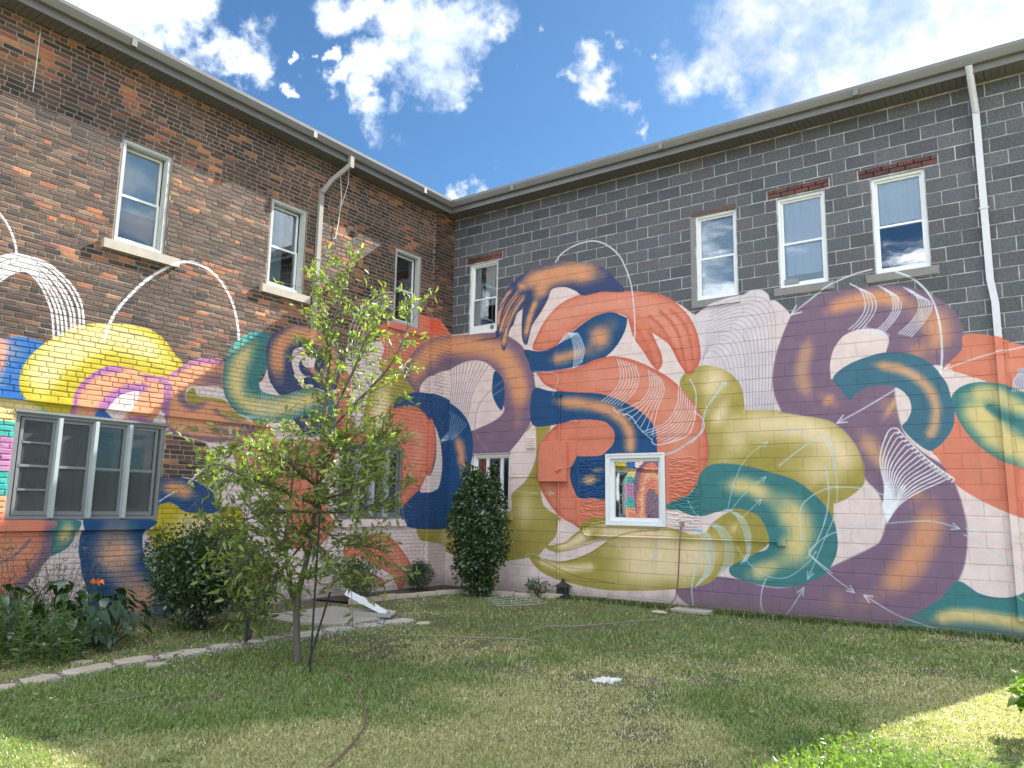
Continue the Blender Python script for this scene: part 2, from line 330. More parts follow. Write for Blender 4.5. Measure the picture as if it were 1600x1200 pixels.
# below the big window
ML.shape('teal', "68,808 120,812 119,830 114,845 104,857 91,864 78,870 60,872", [('gold', 12, "101,812 101,835 94,852", 1, .4)])
ML.shape('coral', "-120,808 70,812 78,830 80,850 78,870 70,879 54,900 39,918 20,945 -120,1010", [('orange', 40, "-60,900 20,860 40,830", .8, .2), ('purple', 13, "74,812 78,845 66,876 44,904 14,940 -20,970", 1, .35), ('purple', 3, "-10,885 25,866 48,842", .9, .2)])
ML.shape('blue', "136,808 128,829 124,845 123,863 126,881 128,897 136,920 152,960 270,960 262,925 234,887 227,871 223,855 223,839 227,829 237,812", [('orangeL', 34, "180,812 179,850 183,880 192,910", 1, .55), ('orangeL', 30, "190,890 220,940 235,960", 1, .4), ('teal', 8, "208,812 206,835", .5, .1)])
ML.shape('white', "226,832 240,850 262,880 262,900 236,888 226,868")
# ---- ring at the corner (purple), on both walls
both('shape', 'coral', "590,510 640,500 658,492 680,500 697,521 702,530 660,540 640,560 622,578 604,584 592,566 600,545", [('pinkd', 28, "640,522 620,540", .8, .3), ('red', 12, "668,500 688,522", 1, .3)])
both('shape', 'olive', "590,592 605,578 618,574 632,583 645,600 652,618 640,628 615,640 608,665 600,692 575,692 568,650 578,610", [('cream', 20, "605,600 595,640 590,690", 1.00, .3)])
both('shape', 'purple', "631,584 636,566 648,548 664,535 680,527 702,525 740,522 772,520 772,520 795,526 815,540 828,562 835,590 837,620 834,645 825,668 808,692 795,707 795,707 738,709 730,709 700,700 680,650 652,616 640,600",
  [('orange', 17, "648,590 656,568 680,546 705,540 745,540 780,550 800,575 812,610 810,640", 1, .35), ('orange', 12, "640,575 655,600", .5, .1), ('orange', 9, "812,650 805,670", .4, .1)])
both('shape', 'white', "656,614 662,596 680,583 702,577 725,566 745,563 760,567 772,577 780,586 784,600 784,625 788,641 775,656 750,668 735,674 735,674 700,690 670,650")
MR.shape('blue', "773,580 784,590 788,605 788,625 783,641 771,622 769,602")
for i in range(11):
    t = i/10; x0 = 705+60*t**1.2; MR.line('grey', 1.5, [(x0, 566+4*abs(t-.5)), (706+34*t, 600+10*t), (702+30*t, 635+12*t), (703+22*t, 655+12*t)], .85)
for i in range(9): ML.line('grey', 1.1, [(665+2.7*i, 590-1.3*i), (664+2.7*i, 617+.8*i)], .8)
MR.line('grey', 1.6, "806,589 785,596 767,610 750,630 743,655 745,680 762,705", .8)
# blue ring over both walls
both('shape', 'blue', "617,630 624,620 638,615 655,613 677,617 702,629 722,645 735,668 739,700 733,740 722,775 708,804 693,825 645,825 631,818 624,800 610,790 612,660", [('orange', 11, "712,682 720,705 722,735", 1, .1)])
both('shape', 'white', "672,664 682,690 685,725 682,753 675,766 656,767 672,730 676,700")
both('shape', 'coral', "608,640 617,638 636,633 653,637 668,652 675,676 676,700 670,730 659,759 642,778 622,795 622,760 622,700 608,690", [('coralL', 16, "648,665 655,700 645,745", .8, .2)], rim=('coralD', 8, .6))
for i in range(9):
    t = i/8; MR.line('line', 1.1, [(703+26*t, 640+22*t), (701+18*t, 662+14*t), (699+6*t, 676+12*t)], .75); ML.line('line', 1.0, [(701+4*t, 668+16*t), (691+2*t, 680+8*t), (683, 688+3*t)], .7)
both('line', 'line', 1.2, "627,785 633,830 622,855", .7)
ML.shape('coral', "540,850 565,840 580,835 602,835 619,848 634,868 642,884 637,902 625,922 614,902 600,891 583,882 562,870 540,872", [('coralL', 10, "585,850 612,862 628,890", .7, .1)], rim=('coralD', 5, .8))
ML.shape('coral', "545,905 565,893 585,898 602,909 597,915 570,914", rim=('coralD', 4, .8))
# ---- right wall figures
MR.shape('coral', "833,546 841,520 856,495 877,474 905,461 940,455 980,455 1020,458 1046,466 1066,482 1082,503 1091,527 1095,556 1090,573 1086,575 1083,583 1074,585 1068,578 1058,562 1048,542 1035,530 1018,519 1018,519 1032,550 1035,567 1031,576 1026,578 1016,566 1003,546 990,527 984,508 980,496 967,490 950,488 932,493 908,507 880,530 860,545",
  [('coralL', 22, "850,525 880,492 930,476 1000,478 1050,505 1070,540", .8, .1), ('coralD', 3, "1030,485 1050,505 1062,530 1073,582", .7, .1), ('coralD', 3, "1045,482 1066,502 1078,530 1083,570", .6, .1), ('coralD', 3, "1012,492 1034,512 1052,545 1066,575", .6, .1), ('coralD', 5, "987,500 1005,530 1024,572", .5, .1)], rim=('coralD', 8, .75))
MR.shape('navy', "976,455 960,434 945,420 925,411 900,409 875,409 850,413 830,420 808,435 790,455 779,475 776,500 775,520 777,527 783,525 783,535 784,545 789,547 793,530 797,515 803,505 808,490 817,482 817,482 815,510 816,530 820,538 824,537 827,525 832,508 845,488 855,470 861,454 870,449 885,449 900,455 912,462 940,456",
  [('orange', 17, "940,430 905,426 870,428 838,435 815,447", 1, .5), ('orange', 15, "862,432 845,452 838,470", 1, .3), ('orange', 12, "820,440 812,455", 1, .3), ('orange', 5, "800,452 787,470 780,490 778,510", 1, .5), ('orange', 5, "812,455 795,478 785,505 781,520", 1, .5), ('orange', 6, "820,460 803,485 792,510 786,542", 1, .55), ('orange', 7, "838,468 828,495 821,528", 1, .4)])
for l in ("806,449 790,468 779,485", "812,456 797,474 784,500 778,520", "816,464 802,484 791,510 784,530"): MR.line('navy', 2, l, .9)
MR.shape('blue', "819,547 840,549 857,546 875,536 893,520 915,503 935,492 957,488 980,497 980,497 977,515 965,538 948,556 925,566 890,575 855,580 832,581 826,565",
  [('orange', 22, "955,508 938,528 925,548", 1, .25), ('orange', 12, "920,545 880,558 862,563", .9, .1)])
# red tube with the C round the window
MR.shape('coral', "838,584 860,580 900,574 930,562 955,557 985,561 1015,573 1045,590 1072,615 1095,645 1105,680 1107,712 1098,745 1078,770 1050,790 1035,803 905,825 905,825 873,805 848,770 840,740 842,705 852,682 872,663 900,657 900,657 905,625 875,612 850,600",
  [('coralL', 22, "900,595 960,590 1010,605 1050,640 1065,680 1060,740", .6, .1)], rim=('coralD', 9, .7))
MR.shape('white', "838,585 850,600 868,611 855,612 838,610")
MR.shape('blue', "833,609 860,611 900,613 940,616 978,630 1007,648 1024,672 1027,707 1027,712 950,712 950,775 925,778 905,778 896,763 891,747 892,732 902,713 902,713 937,712 950,703 959,692 960,676 952,664 938,657 900,656 865,664 831,662",
  [('orange', 12, "866,627 930,634 965,650 983,675 986,712", 1, .15), ('tan', 7, "908,752 935,748", 1, .1), ('tan', 4, "925,735 945,733", .6, .1)])
# teal and olive figures low on the wall
MR.shape('purple', "1057,918 1060,932 1075,945 1095,955 1095,990 1420,1010 1400,980 1440,958 1480,928 1496,910 1508,880 1512,840 1507,800 1492,755 1475,728 1440,705 1410,670 1400,600 1440,575 1490,565 1503,545 1505,515 1495,492 1478,474 1445,456 1400,446 1350,447 1300,455 1262,470 1238,490 1215,545 1207,590 1211,620 1222,645 1222,645 1285,655 1312,668 1335,693 1349,725 1352,748 1370,768 1382,795 1383,820 1376,843 1362,855 1300,885 1240,915 1200,917 1160,906 1110,900 1080,908",
  [('tan', 12, "1265,530 1256,560 1253,590 1265,620", .7, .05), ('orange', 14, "1292,487 1330,472 1380,464 1420,474", .95, .1), ('orange', 22, "1425,478 1460,505 1465,530 1440,545", .9, .2), ('orange', 16, "1420,540 1445,560", .5, .05), ('orange', 12, "1285,618 1305,632", .9, .1), ('tan', 22, "1385,632 1400,640", 1, .1),
   ('tan', 14, "1345,675 1365,705 1385,735", .8, .1), ('orange', 20, "1455,785 1448,830 1430,870 1405,900 1380,925", .9, .25), ('orange', 12, "1440,760 1425,790", .5, .05), ('tan', 22, "1290,940 1330,940", .35, .05), ('orange', 14, "1370,925 1340,950", .3, .05)], soft=1.5)
MR.shape('white', "1298,588 1297,568 1303,545 1318,525 1342,515 1365,514 1380,518 1389,530 1385,548 1378,560 1330,580 1300,592")
MR.shape('tealB', "1302,590 1325,570 1360,556 1390,550 1420,553 1445,562 1466,580 1484,608 1492,640 1489,668 1473,692 1456,705 1432,692 1410,668 1418,656 1424,640 1420,622 1406,608 1385,602 1358,604 1338,614 1328,624 1315,610",
  [('tan', 9, "1365,570 1410,578 1445,600 1462,632 1460,665 1450,685", .95, .1)])
MR.shape('coral', "1505,524 1530,522 1560,527 1600,540 1720,560 1720,820 1640,818 1600,810 1560,795 1520,775 1493,756 1478,735 1465,715 1457,705 1473,692 1489,668 1492,640 1500,620 1540,600 1515,588 1490,580 1471,577 1490,560 1503,545",
  [('coralL', 30, "1550,560 1600,580", .5, .1), ('coralL', 30, "1500,720 1560,750", .3, .1), ('orange', 16, "1515,545 1530,570", .3, .1)])
MR.shape('white', "1466,580 1480,581 1515,588 1542,597 1515,600 1497,612 1488,625 1480,600")
MR.shape('teal', "1487,625 1494,610 1512,600 1540,597 1575,603 1600,613 1720,660 1720,780 1620,740 1600,732 1560,718 1525,692 1500,660", [('gold', 22, "1512,622 1530,650 1560,680 1600,705 1680,740", 1, .35), ('gold', 14, "1515,618 1550,615 1590,635 1680,670", .9, .2), ('teal', 6, "1540,632 1570,652 1610,668 1680,690", .9, .1)])
MR.shape('grey', "1583,600 1592,582 1600,575 1720,570 1720,620 1610,612", rim=('line', 4, .5))
for i in range(9): MR.line('line', 1.2, [(1582+4*i, 612), (1586+4*i, 592), (1600+5*i, 578)], .8)
MR.shape('teal', "1095,740 1107,728 1130,724 1165,728 1200,737 1245,752 1285,785 1303,815 1309,850 1302,878 1285,900 1245,915 1210,917 1165,908 1140,895 1150,870 1200,856 1190,812 1160,796 1130,800 1095,808 1060,800 1040,790 1080,770",
  [('gold', 16, "1130,758 1170,762 1205,778", 1, .15), ('gold', 24, "1205,778 1235,800 1250,830 1240,860 1215,880", 1, .3), ('gold', 14, "1220,878 1190,892 1170,898", .9, .1)])
MR.shape('olive', "852,852 880,845 900,825 930,808 960,812 1000,818 1040,822 1075,832 1100,822 1130,800 1155,795 1180,806 1195,828 1199,850 1180,865 1150,880 1130,893 1105,912 1060,920 1000,923 940,921 880,908 845,893 828,873 828,866 838,867 860,877 890,875 925,862 950,842 925,845 890,857 865,862",
  [('cream', 30, "955,862 1010,868 1080,868 1130,850", 1.00, .3), ('cream', 28, "960,895 1030,890 1090,880", 1.00, .2), ('cream', 9, "868,855 900,845 925,828", 1.00, .1), ('cream', 18, "930,828 1000,835 1060,845", 1.00, .15), ('cream', 8, "840,875 880,888 930,885", 0.88, .1), ('gold', 10, "1140,820 1155,830", .9, .1)], rim=('olive', 7, .6))
for l in ("856,853 885,848 905,830 930,812", "868,863 895,858 930,846 952,842", "832,869 860,882 900,900 960,912", "850,874 880,878 915,868 948,848", "955,842 985,832 1030,828"): MR.line('oliveD', 2.4, l, .55)
MR.shape('white', "1036,800 1058,797 1080,805 1100,806 1120,800 1145,796 1128,806 1112,818 1102,832 1080,835 1060,828 1040,820")
MR.shape('white', "876,812 905,826 895,836 878,848 856,852 868,838")
MR.shape('teal', "1496,908 1530,927 1562,934 1592,929 1650,900 1720,895 1720,1050 1360,1010 1390,985 1430,960 1470,935", [('gold', 13, "1458,968 1500,962 1560,968 1620,980 1700,990", 1, .35)])
MR.shape('tealB', "1380,998 1480,992 1720,1008 1720,1060 1360,1050", rim=('teal', 6, .5))
# ---- lines, arrows, coils
L_ = 'line'
for i in range(7): MR.line(L_, 1.5, [(874+3*i, 536-1.5*i), (888+2.5*i, 520+.2*i), (897+2.6*i, 545), (896+2.2*i, 575-1.5*i)], .95)
MR.line('line', 2.2, "868,410 877,397 895,385 915,378 932,377 950,384 968,400 980,425 987,450 991,490 992,520 988,548")
MR.line('line', 1.5, "835,580 870,585 868,605 863,618", .6); MR.line('lineB', 1.5, "788,606 770,618", .6)
for i in range(7): MR.line(L_, 1.6, [(964+4.7*i, 560+1.7*i), (970+4.7*i, 585+i), (962+4.6*i, 608+i), (940+5.0*i, 627+1.2*i)], .95)
for i in range(7): MR.line(L_, 1.6, [(1013+3.2*i, 578+2*i), (1015+3.8*i, 605+i), (1000+4.5*i, 628+2*i), (965+9*i, 643+6.2*i)], .95)
for i in range(8): MR.line(L_, 1.6, [(1060+3.6*i, 602+4.6*i), (1058+3.5*i, 632+2.8*i), (1040+4*i, 660+2.5*i), (1003+5.6*i, 675+2.6*i)], .95)
MR.line(L_, 1.6, "958,636 965,645 985,650 1000,670 1020,688"); MR.line(L_, 2, "1078,592 1087,612 1087,640 1084,660 1072,682 1030,695 1018,690")
MR.line('lineB', 3, "1130,595 1120,615 1105,635 1099,655 1095,675 1078,690 1055,705 1037,711"); MR.line('line', 2, "1085,643 1098,655 1099,672 1080,692")
arrow(MR, 'line', 1.6, "1110,628 1135,596", 6)
for i in range(6): MR.line('lineB', 1.6, [(1078+2.5*i, 823+i*.5), (1095+3*i, 838), (1103+2.6*i, 865), (1101+2.2*i, 893), (1086+2.2*i, 918-2*i)], .9)
for i in range(6): MR.line('lineB', 1.6, [(1105+2.5*i, 818), (1120+3*i, 828), (1131+2.8*i, 850), (1132+2.6*i, 878), (1120+3*i, 900-2*i)], .85)
for i in range(5): MR.line('lineB', 1.6, [(1132+2*i, 796), (1150+3*i, 806+i), (1163+2.4*i, 835), (1167+1.5*i, 862), (1158+2*i, 880-i)], .9)
MR.line('lineB', 3, "1083,945 1081,920 1086,890 1096,860", .9)
for l in ("1137,795 1150,745 1170,712 1200,690", "1143,796 1165,770 1197,745", "1158,810 1190,780"): arrow(MR, 'lineB', 1.8, l, 7)
arrow(MR, 'lineB', 2, "1152,855 1172,882 1199,900 1230,902 1262,880 1275,862", 1); MR.line('lineB', 2, "1197,904 1190,925 1190,950 1202,966"); arrow(MR, 'lineB', 2.5, "1224,967 1240,945 1256,918", 9)
MR.line('lineB', 2, "1252,845 1250,800 1262,780 1290,764 1320,761 1350,764 1380,773"); MR.line('lineB', 2, "1262,872 1275,850 1310,830 1380,818")
arrow(MR, 'lineB', 2.6, "1380,818 1440,814 1470,817 1499,826", 9); arrow(MR, 'lineB', 2, "1600,842 1560,832 1510,826", 9); MR.line('lineB', 2, "1506,835 1550,860 1620,905")
arrow(MR, 'lineB', 2.2, "1290,690 1300,715 1308,750 1305,800 1285,850 1262,905", 9); MR.line('lineB', 2.2, "1290,730 1295,770 1290,810 1275,850 1265,865 1300,895"); arrow(MR, 'line', 2.4, "1266,868 1300,900 1335,926", 9)
arrow(MR, 'line', 2.6, "1484,989 1440,975 1400,960 1350,930", 10); arrow(MR, 'lineB', 2, "1262,677 1245,673 1228,675", 6); MR.line('lineB', 2.2, "1217,728 1250,702 1285,680 1300,700 1302,735")
arrow(MR, 'line', 3, "1400,608 1355,635 1308,661", 11); arrow(MR, 'line', 3, "1362,421 1330,430 1290,450 1236,492", 12); MR.line('line', 3.2, "1400,425 1430,438 1455,465 1468,505 1472,550 1470,583"); arrow(MR, 'line', 3, "1620,538 1585,545 1540,555 1475,577", 8)
for k, (a, b, n) in enumerate(((1328, 1345, 4), (1372, 1384, 4), (1412, 1432, 6))):
    for i in range(n):
        x = a+i*(b-a)/(n-1); MR.line(L_, 2, [(x, 443+3*i+k*3), (x+18, 455+2*i+k*2), (x+24, 480), (x+14, 500), (x-2-3*k, 515+i+3*k)], .9)
MR.line('line', 10, "1352,514 1385,524", .5)
for i in range(16):
    t = i/15; tx, ty = 1403+85*t, 670+75*t+6*math.sin(t*3.1)
    bx, by = 1380+6*t, 788+28*t
    MR.line('wht', 1.9, [(bx, by), (1382+24*t, 760+28*t), (1375+62*t, 716+48*t+4*t), (tx-16+2*t, ty+6), (tx-4, ty-1), (tx+3, ty+4), (tx-1, ty+8)], .97)
MR.line('wht', 7, "1381,815 1400,785 1412,760", .5)
arrow(MR, 'lineB', 1.8, "1040,812 1030,845 1021,874", 9); arrow(MR, 'lineB', 1.4, "950,815 960,840 970,858", 6); arrow(MR, 'lineB', 1.4, "800,766 830,770 866,771", 6); MR.line('lineB', 1.6, "838,865 822,868 820,885 828,905", .7); MR.line('lineB', 1.6, "1005,925 1000,942", .6)
MR.line('lineB', 1.8, "1075,782 1085,800 1102,812", .7)
# left wall lines
W_ = 'wht'
lerp_lines(ML, W_, 3.2, "-30,412 0,402 22,397 43,401 71,410 95,428 115,450 128,478 131,512", "-30,455 0,439 17,428 39,423 56,436 69,456 80,484 83,508 84,528", 8, .97, .02)
ML.line(W_, 3, "-12,322 2,336 14,355 23,378 26,398"); ML.line(W_, 4, "163,530 175,498 195,470 230,437 268,415 295,409 325,420 345,440 362,470 371,505 373,530")
for i in range(6): ML.line('line', 1.7, [(545+5*i, 575), (545+5*i, 530), (550+5*i, 505+3*i), (562+4*i, 485+4*i), (582+3*i, 466+4.5*i), (602, 457+4.5*i), (618, 458+5*i)], .8)
for i in range(5): ML.line('line', 1.7, [(585+6*i, 580), (588+6*i, 530)], .5)
ML.erase("258,668 264,678 290,684 320,692 328,706 332,730 337,750 327,762 310,752 290,746 250,742")
arrow(ML, 'lineB', 2, "362,676 352,695 340,711", 8); ML.line('line', 3, "244,787 260,776 272,769"); ML.line('line', 3, "294,755 315,735 333,718")
ML.line('line', 2.5, "452,686 470,700 470,730", .6); ML.line('line', 2.2, "442,712 455,700 470,708", .5)
IMG_R = MR.image('mural_block_wall'); IMG_L = ML.image('mural_brick_wall')
# ------------------------------------------------------------------ object helpers
def tag(o, label=None, cat=None, group=None, kind=None):
    if label: o['label'] = label
    if cat: o['category'] = cat
    if group: o['group'] = group
    if kind: o['kind'] = kind
    return o
def empty(name, loc=(0, 0, 0), rz=0.0, **k):
    o = bpy.data.objects.new(name, None); COL.objects.link(o); o.location = loc; o.rotation_euler = (0, 0, rz); o.empty_display_size = .2
    return tag(o, **k)
def link(name, me, parent=None, loc=None, **k):
    o = bpy.data.objects.new(name, me); COL.objects.link(o)
    if parent: o.parent = parent
    if loc is not None: o.location = loc
    return tag(o, **k)
class MB:
    """collects boxes, tubes and free faces, then becomes one mesh object"""
    def __init__(s): s.v = []; s.f = []; s.t = []; s.tint = 0
    def add(s, vs, fs):
        n = len(s.v); s.v += [tuple(v) for v in vs]; s.f += [tuple(i+n for i in f) for f in fs]; s.t += [s.tint]*len(fs)
    def box(s, a, b, bev=0.0):
        (x0, y0, z0), (x1, y1, z1) = [(min(p, q), max(p, q)) for p, q in zip(a, b)] and ([min(p, q) for p, q in zip(a, b)], [max(p, q) for p, q in zip(a, b)])
        V = [(x0, y0, z0), (x1, y0, z0), (x1, y1, z0), (x0, y1, z0), (x0, y0, z1), (x1, y0, z1), (x1, y1, z1), (x0, y1, z1)]
        s.add(V, [(0, 3, 2, 1), (4, 5, 6, 7), (0, 1, 5, 4), (1, 2, 6, 5), (2, 3, 7, 6), (3, 0, 4, 7)])
    def tube(s, pts, r, n=8, cap=True):
        pts = [Vector(p) for p in pts]; rs = r if hasattr(r, '__len__') else [r]*len(pts)
        rings = []; up = Vector((0, 0, 1))
        for i, p in enumerate(pts):
            d = (pts[min(i+1, len(pts)-1)]-pts[max(i-1, 0)]).normalized()
            a = d.cross(up if abs(d.z) < .9 else Vector((1, 0, 0))).normalized(); b = d.cross(a)
            rings.append([p+(a*math.cos(2*math.pi*k/n)+b*math.sin(2*math.pi*k/n))*rs[i] for k in range(n)])
        vs = [v for r_ in rings for v in r_]; fs = []
        for i in range(len(pts)-1):
            for k in range(n): fs.append((i*n+k, i*n+(k+1) % n, (i+1)*n+(k+1) % n, (i+1)*n+k))
        if cap: fs.append(tuple(range(n))[::-1]); fs.append(tuple((len(pts)-1)*n+k for k in range(n)))
        s.add(vs, fs)
    def prism(s, prof, a, b):
        """profile of offset vectors swept from a to b"""
        a = Vector(a); b = Vector(b); n = len(prof)
        vs = [a+Vector(p) for p in prof]+[b+Vector(p) for p in prof]
        fs = [(k, (k+1) % n, n+(k+1) % n, n+k) for k in range(n)]+[tuple(range(n))[::-1], tuple(range(n, 2*n))]
        s.add(vs, fs)
    def mesh(s, name, mat, smooth_=False, recalc=True):
        me = bpy.data.meshes.new(name); me.from_pydata(s.v, [], s.f)
        if recalc:
            bm = bmesh.new(); bm.from_mesh(me); bmesh.ops.recalc_face_normals(bm, faces=bm.faces); bm.to_mesh(me); bm.free()
        if smooth_: me.polygons.foreach_set('use_smooth', [True]*len(me.polygons))
        if mat: me.materials.append(mat)
        return me
    def build(s, name, mat, parent=None, smooth_=False, **k): return link(name, s.mesh(name, mat, smooth_), parent, **k)
def np_mesh(name, V, F, mat, tint=None, smooth_=False):
    """V (n,3), F (m,k) arrays; tint per face-vertex colour taken per vertex"""
    me = bpy.data.meshes.new(name); V = np.asarray(V, np.float32); F = np.asarray(F, np.int32); m, k = F.shape
    me.vertices.add(len(V)); me.vertices.foreach_set('co', V.ravel())
    me.loops.add(m*k); me.loops.foreach_set('vertex_index', F.ravel())
    me.polygons.add(m); me.polygons.foreach_set('loop_start', np.arange(m, dtype=np.int32)*k)
    try: me.polygons.foreach_set('loop_total', np.full(m, k, np.int32))
    except Exception: pass
    me.update(calc_edges=True)
    if tint is not None:
        at = me.attributes.new('tint', 'FLOAT_COLOR', 'POINT'); T = np.ones((len(V), 4), np.float32); T[:, :3] = tint; at.data.foreach_set('color', T.ravel())
    if smooth_: me.polygons.foreach_set('use_smooth', np.ones(m, bool))
    if mat: me.materials.append(mat)
    return me
def wall_pt(w, u, z, d): return (u, -d, z) if w == 'R' else (d, u, z)
def wbox(mb, w, u0, u1, z0, z1, d0, d1): mb.box(wall_pt(w, u0, z0, d0), wall_pt(w, u1, z1, d1))

# ------------------------------------------------------------------ materials
def srgb(r, g, b): return tuple(((c/255)/12.92 if c/255 <= .04045 else ((c/255+.055)/1.055)**2.4) for c in (r, g, b))
def new_mat(name):
    m = bpy.data.materials.new(name); m.use_nodes = True; nt = m.node_tree; nt.nodes.clear()
    o = N(nt, 'ShaderNodeOutputMaterial'); p = N(nt, 'ShaderNodeBsdfPrincipled'); nt.links.new(p.outputs[0], o.inputs[0]); return m, nt, p
def setc(nt, p, c):
    if isinstance(c, (tuple, list)): p.inputs['Base Color'].default_value = (*c[:3], 1)
    else: nt.links.new(c, p.inputs['Base Color'])
def bump(nt, p, h, strength=.4, dist=.01):
    b = N(nt, 'ShaderNodeBump'); b.inputs['Strength'].default_value = strength; b.inputs['Distance'].default_value = dist
    nt.links.new(h, b.inputs['Height']); nt.links.new(b.outputs[0], p.inputs['Normal'])
def simple(name, c, rough=.6, var=.18, scale=6, metal=0, bmp=.15, spec=.5):
    m, nt, p = new_mat(name); g = N(nt, 'ShaderNodeNewGeometry').outputs['Position']
    n = noise_n(nt, g, scale, 5, .6); col = mix_c(nt, n, tuple(x*(1-var) for x in c), tuple(min(x*(1+var), 1) for x in c)); setc(nt, p, col)
    p.inputs['Roughness'].default_value = rough; p.inputs['Metallic'].default_value = metal; p.inputs['Specular IOR Level'].default_value = spec
    if bmp: bump(nt, p, noise_n(nt, g, scale*14, 3), bmp, .003)
    return m
def mural_sample(nt, wall):
    c = MR if wall == 'R' else ML
    sp = N(nt, 'ShaderNodeSeparateXYZ'); nt.links.new(N(nt, 'ShaderNodeNewGeometry').outputs['Position'], sp.inputs[0])
    u = math_n(nt, 'DIVIDE', math_n(nt, 'SUBTRACT', sp.outputs[0 if wall == 'R' else 1], c.u0), c.W/RES)
    v = math_n(nt, 'DIVIDE', math_n(nt, 'SUBTRACT', sp.outputs[2], c.z0), c.H/RES)
    cv = N(nt, 'ShaderNodeCombineXYZ'); nt.links.new(u, cv.inputs[0]); nt.links.new(v, cv.inputs[1])
    t = N(nt, 'ShaderNodeTexImage', extension='CLIP', interpolation='Linear'); t.image = IMG_R if wall == 'R' else IMG_L
    nt.links.new(cv.outputs[0], t.inputs[0]); return t.outputs[0], t.outputs[1]
def painted(name, wall, kind, source='attr'):
    """masonry or trim with the mural laid over it where there is paint"""
    m, nt, p = new_mat(name); pos = N(nt, 'ShaderNodeNewGeometry').outputs['Position']
    rgb, a = mural_sample(nt, wall)
    if kind == 'brick' or kind == 'block':
        if source == 'attr': t = N(nt, 'ShaderNodeAttribute', attribute_name='tint').outputs['Color']
        else: t = N(nt, 'ShaderNodeObjectInfo').outputs['Color']
    if kind == 'brick':
        n1 = noise_n(nt, pos, 14, 5, .65); base = mix_c(nt, math_n(nt, 'MULTIPLY', map_range(nt, n1, .3, .75), .5), t, mix_c(nt, 1.0, t, (.55, .5, .48), 'MULTIPLY'))
        soot = map_range(nt, noise_n(nt, pos, .55, 4, .6), .44, .62); base = mix_c(nt, math_n(nt, 'MULTIPLY', soot, .62), base, (.022, .019, .021))
        wash = map_range(nt, noise_n(nt, pos, 1.1, 4, .6), .5, .72); base = mix_c(nt, math_n(nt, 'MULTIPLY', wash, .14), base, (.34, .25, .19))
        h = noise_n(nt, pos, 60, 5, .7); hs, hd = .55, .008
    elif kind == 'block':
        n1 = noise_n(nt, pos, 30, 6, .7); base = mix_c(nt, map_range(nt, n1, .35, .7), mix_c(nt, 1., t, (.72, .72, .74), 'MULTIPLY'), mix_c(nt, 1., t, (1.25, 1.25, 1.25), 'MULTIPLY'))
        pits = map_range(nt, noise_n(nt, pos, 11, 3, .7), .66, .72); base = mix_c(nt, math_n(nt, 'MULTIPLY', pits, .75), base, (.018, .018, .02))
        st = map_range(nt, noise_n(nt, pos, .9, 4, .6), .5, .75); base = mix_c(nt, math_n(nt, 'MULTIPLY', st, .25), base, (.16, .15, .16))
        h = math_n(nt, 'SUBTRACT', noise_n(nt, pos, 90, 5, .75), math_n(nt, 'MULTIPLY', pits, .8)); hs, hd = .5, .006
    elif kind == 'mortar_brick':
        n1 = noise_n(nt, pos, 5, 5, .65); base = mix_c(nt, n1, (.17, .135, .105), (.44, .35, .27))
        soot = map_range(nt, noise_n(nt, pos, .55, 4, .6), .44, .64); base = mix_c(nt, math_n(nt, 'MULTIPLY', soot, .5), base, (.15, .135, .13))
        h = noise_n(nt, pos, 70, 5, .7); hs, hd = .5, .008
    elif kind == 'mortar_block':
        n1 = noise_n(nt, pos, 4, 5, .65); base = mix_c(nt, map_range(nt, n1, .35, .65), (.21, .22, .235), (.47, .475, .49)); h = noise_n(nt, pos, 50, 5, .7); hs, hd = .5, .006
    elif kind == 'stone':
        n1 = noise_n(nt, pos, 8, 6, .7); base = mix_c(nt, n1, (.26, .24, .21), (.46, .43, .37)); h = noise_n(nt, pos, 40, 5, .7); hs, hd = .3, .005
    elif kind == 'stone_grey':
        n1 = noise_n(nt, pos, 8, 6, .7); base = mix_c(nt, n1, (.15, .145, .145), (.27, .26, .255)); h = noise_n(nt, pos, 40, 5, .7); hs, hd = .4, .006
    else:
        c = dict(metal=(.30, .29, .27), white=(.62, .65, .70))[kind]; n1 = noise_n(nt, pos, 5, 5, .6); base = mix_c(nt, n1, tuple(x*.8 for x in c), c); h = noise_n(nt, pos, 20, 3, .5); hs, hd = .1, .002
    worn = noise_n(nt, pos, 26, 6, .75); cov = math_n(nt, 'MULTIPLY', a, map_range(nt, worn, .74, .67, .45, 1))
    mot = noise_n(nt, pos, 3.0, 5, .65); pr = mix_c(nt, 1., rgb, mix_c(nt, mot, (.82, .82, .82), (1.04, 1.04, 1.04)), 'MULTIPLY')
    grain = noise_n(nt, pos, 130, 3, .7); pr = mix_c(nt, 1., pr, mix_c(nt, grain, (.88, .88, .88), (1.08, 1.08, 1.08)), 'MULTIPLY')
    if kind.startswith('mortar'): pr = mix_c(nt, .32 if kind == 'mortar_brick' else .13, pr, (.16, .11, .11))  # shade of the recessed joints mixed into the paint colour over mortar
    sv = N(nt, 'ShaderNodeMapping'); sv.inputs['Scale'].default_value = (5, 5, .35); nt.links.new(pos, sv.inputs[0])
    stk = map_range(nt, noise_n(nt, sv.outputs[0], 1.0, 6, .7), .52, .78); fin = mix_c(nt, math_n(nt, 'MULTIPLY', stk, .20), mix_c(nt, cov, base, pr), (.11, .10, .09))
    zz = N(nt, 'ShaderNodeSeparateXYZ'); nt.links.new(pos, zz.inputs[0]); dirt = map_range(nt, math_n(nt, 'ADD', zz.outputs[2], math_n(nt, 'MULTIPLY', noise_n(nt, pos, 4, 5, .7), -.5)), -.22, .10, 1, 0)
    fin = mix_c(nt, math_n(nt, 'MULTIPLY', dirt, .45), fin, (.13, .10, .075)); setc(nt, p, fin); p.inputs['Roughness'].default_value = .72; p.inputs['Specular IOR Level'].default_value = .3
